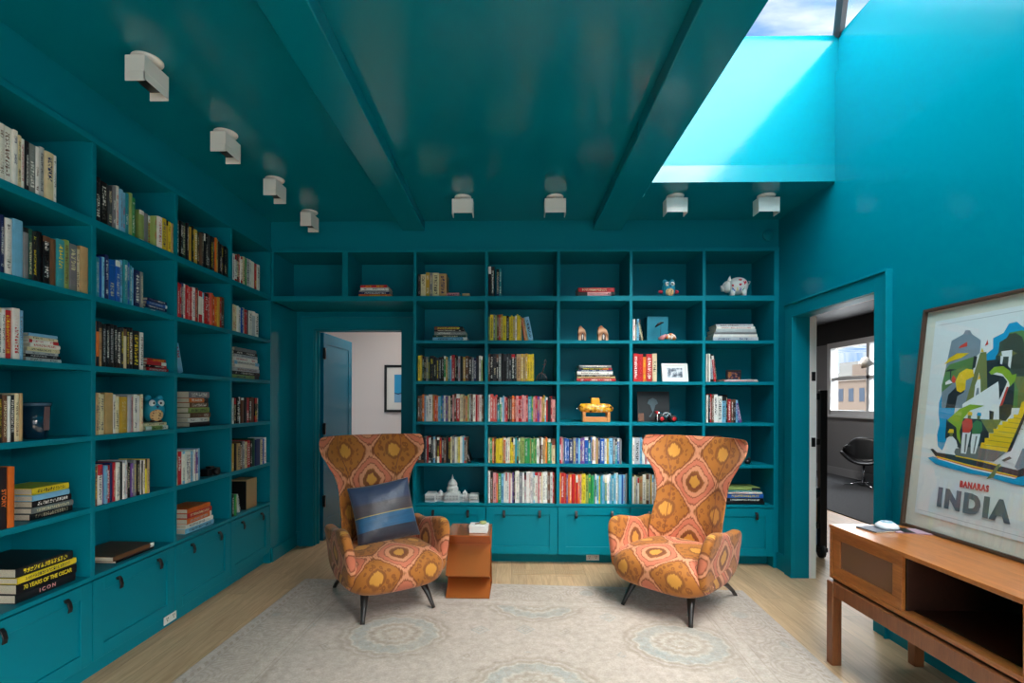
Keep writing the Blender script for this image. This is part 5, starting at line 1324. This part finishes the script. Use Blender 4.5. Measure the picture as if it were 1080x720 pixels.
# black board with a pale drawing, fourth shelf
o = empty('art_board', (bx_(690, .15), D+.16, sh(4)+.001), label='black art board with a pale ghostly figure behind the toy buggy', cat='art board', rot=(R(-7), 0, 0))
MB().box(-.145, .145, -.006, .006, 0, .275).build('board', mat('black_board', (14, 12, 14), .4), o)
MB().prism([(-.01, .085), (-.03, .15), (-.055, .165), (-.04, .20), (-.005, .215), (.028, .20), (.042, .165), (.018, .15), (.006, .11), (-.03, .04), (-.045, .045)], -.0075, -.006, 'y').build('drawn_figure', mat('pale_grey_drawing', (88, 104, 112), .6), o)
MB().box(-.14, -.09, -.0075, -.006, 0, .075).build('drawn_patch', mat('rust_drawing', (120, 72, 50), .6), o)
# toy buggy
o = empty('toy_buggy', (bx_(702.5, .05), D+.05, sh(4)), R(6), 'small red and silver toy buggy with four wheels on the fourth shelf', 'toy car')
Mr = mat('red_enamel', (206, 40, 48), .3)
for x in (-.055, .055):
    for y in (-.035, .035):
        w_ = MB().lathe([(.012, -.012), (.029, -.012), (.031, 0), (.029, .012), (.012, .012)], seg=22, M=Matrix.Translation((x, y, .031)) @ Matrix.Rotation(R(90), 4, 'X')).build('wheel', mat('black_tyre', (16, 16, 16), .6), o)
        MB().lathe([(.004, -.014), (.017, -.0135), (.018, .0135), (.004, .014)], seg=10, M=Matrix.Translation((x, y, .031)) @ Matrix.Rotation(R(90), 4, 'X')).build('wheel_hub', Mr, w_)
MB().tube([(-.09, 0, .085), (-.06, 0, .08), (-.02, 0, .07), (0, 0, .045), (.03, 0, .075), (.055, 0, .06), (.085, 0, .052)], [.007, .012, .012, .014, .014, .012, .008], 10).build('chassis', M_chrome, o)
for y in (-.02, .02): MB().tube([(-.055, y, .033), (-.03, y, .075), (.01, y, .088), (.03, y, .07), (.055, y, .033)], .004, 8).build('roll_bar', mat('grey_enamel', (170, 174, 178), .3), o)
MB().box(-.095, -.075, -.02, .02, .075, .098).build('flag_box', Mr, o, bevel=.003)
MB().tube([(-.09, -.03, .0), (-.09, -.03, .075)], .003, 6).build('pole', M_white, o)
# dark objects on fifth shelf, mostly behind the armchair
o = empty('dark_box', (bx_(752.5), D+.08, sh(5)), 0, 'dark box in the fifth shelf behind the wing of the empty armchair', 'box')
MB().box(-.05, .05, -.05, .05, 0, .22).build('box_body', mat('dark_brown_block', (44, 30, 30), .4), o, bevel=.003); MB().box(-.052, .052, -.052, .052, .22, .25).build('lid', M_blackmetal, o, bevel=.003)
o = empty('black_figurine', (bx_(789.5, .05), D+.06, sh(5)), 0, 'small black figurine on the fifth shelf, last bay', 'figurine')
MB().ell((0, 0, .022), (.026, .018, .022)).ell((.012, 0, .05), (.012, .012, .012)).build('body', M_black, o)
# white capitol model, lowest shelf
cp = empty('capitol_model', (bx_(477.5, .09), D+.10, sh(6)), 0, 'white model of a domed capitol building on the lowest shelf', 'model')
Mcap = mat('white_model_card', (206, 206, 202), .55); Mcd = mat('grey_model_slot_line', (130, 120, 116), .6)  # plain card colour, and a darker grey for the window slots
def block(name, x0, x1, y0, y1, h, n):
    q = MB().box(x0, x1, y0, y1, .010, h*.84).box(x0-.003, x1+.003, y0-.003, y1+.003, 0, .010).box(x0-.003, x1+.003, y0-.004, y1+.003, h*.84, h*.90).box(x0+.004, x1-.004, y0+.003, y1-.003, h*.9, h)
    p_ = q.build(name, Mcap, cp)
    c = MB()
    for i in range(n):
        x = x0+(x1-x0)*(i+.5)/n; c.lathe([(.0026, .012), (.0024, h*.84)], c=(x, y0-.003, 0), seg=8)
    c.build('colonnade', Mcap, p_); w_ = MB()
    for i in range(n-1):
        x = x0+(x1-x0)*(i+1)/n; w_.box(x-.0024, x+.0024, y0-.0006, y0+.001, .020, h*.48).box(x-.0024, x+.0024, y0-.0006, y0+.001, h*.54, h*.76)
    w_.build('window_slots', Mcd, p_)
block('wing', -.238, -.150, -.060, .075, .074, 9); block('wing', .158, .238, -.055, .055, .068, 8)
block('connecting_hall', -.150, -.066, -.030, .045, .066, 7); block('connecting_hall', .066, .158, -.030, .045, .060, 7); block('central_hall', -.066, .066, -.062, .070, .078, 11)
for x in (-.108, .112): MB().lathe([(.024, .060), (.024, .070), (.021, .078), (.012, .088), (.004, .092), (.003, .100)], c=(x, .005, 0), seg=20).build('small_dome', Mcap, cp)
dm = MB().lathe([(.052, .078), (.052, .090), (.047, .092), (.047, .122), (.050, .124), (.044, .128), (.042, .148), (.045, .150), (.040, .162), (.032, .178), (.020, .192), (.010, .198), (.010, .214), (.006, .218), (.003, .224), (.0025, .238)], seg=36).build('dome', Mcap, cp)
c = MB()
for i in range(24):
    a = 2*math.pi*i/24; c.lathe([(.0022, .092), (.0022, .122)], c=(.0495*math.cos(a), .0495*math.sin(a), 0), seg=6)
c.build('drum_columns', Mcap, dm)
# glass of pencils and cards, nearest bay, fourth shelf
gy = px2(39, 450, X=XL-.08).y
o = empty('glass_tumbler', (XL-.09, gy, sh(4)), 0, 'wide dark blue glass tumbler standing beside the books in the nearest bay', 'tumbler')
MB().lathe([(.040, 0), (.046, .004), (.060, .165), (.057, .165), (.043, .008), (.001, .008)], seg=32).build('glass', mat('dark_blue_glass', (14, 46, 66), .08, coat=.5), o)
MB().lathe([(.0605, .155), (.062, .168), (.058, .170), (.0565, .160)], seg=32).build('rim', mat('dark_glass_rim', (60, 90, 110), .15), o)
MB().prism([(-.012, .04), (.010, .04), (.012, .15), (-.012, .15)], .052, .0605, 'x').build('label_card', mat('mottled_card', (110, 84, 84), .5), o)
# camera-like dark object, third bay fifth shelf
o = empty('black_camera', (XL-.07, px2(222, 490, X=XL-.07).y, sh(5)), R(90), 'small black camera lying beside the white books in the third bay', 'camera')
MB().box(-.075, .075, -.03, .03, 0, .05).box(-.03, .02, -.02, .02, .05, .066).build('camera_body', M_blackmetal, o, bevel=.004)
MB().lathe([(.026, 0), (.026, .02), (.022, .032), (.016, .030)], seg=24, M=Matrix.Translation((0, -.03, .027)) @ Matrix.Rotation(R(90), 4, 'X')).build('lens', M_black, o)
MB().box(-.02, .02, -.0312, -.030, .006, .013).build('white_mark', M_white, o)
# tan board box in the corner bay lowest shelf
o = empty('kraft_box', (XL-.09, px2(263, 520, X=XL-.06).y, sh(6)), R(90), 'upright tan cardboard magazine box on the lowest shelf of the corner bay', 'box')
MB().box(-.085, .085, -.05, .09, 0, .245).build('box_body', mat('kraft_card', (168, 138, 96), .75), o, bevel=.002); MB().box(-.092, -.086, -.05, .09, 0, .235).build('side_flap', M_black, o)
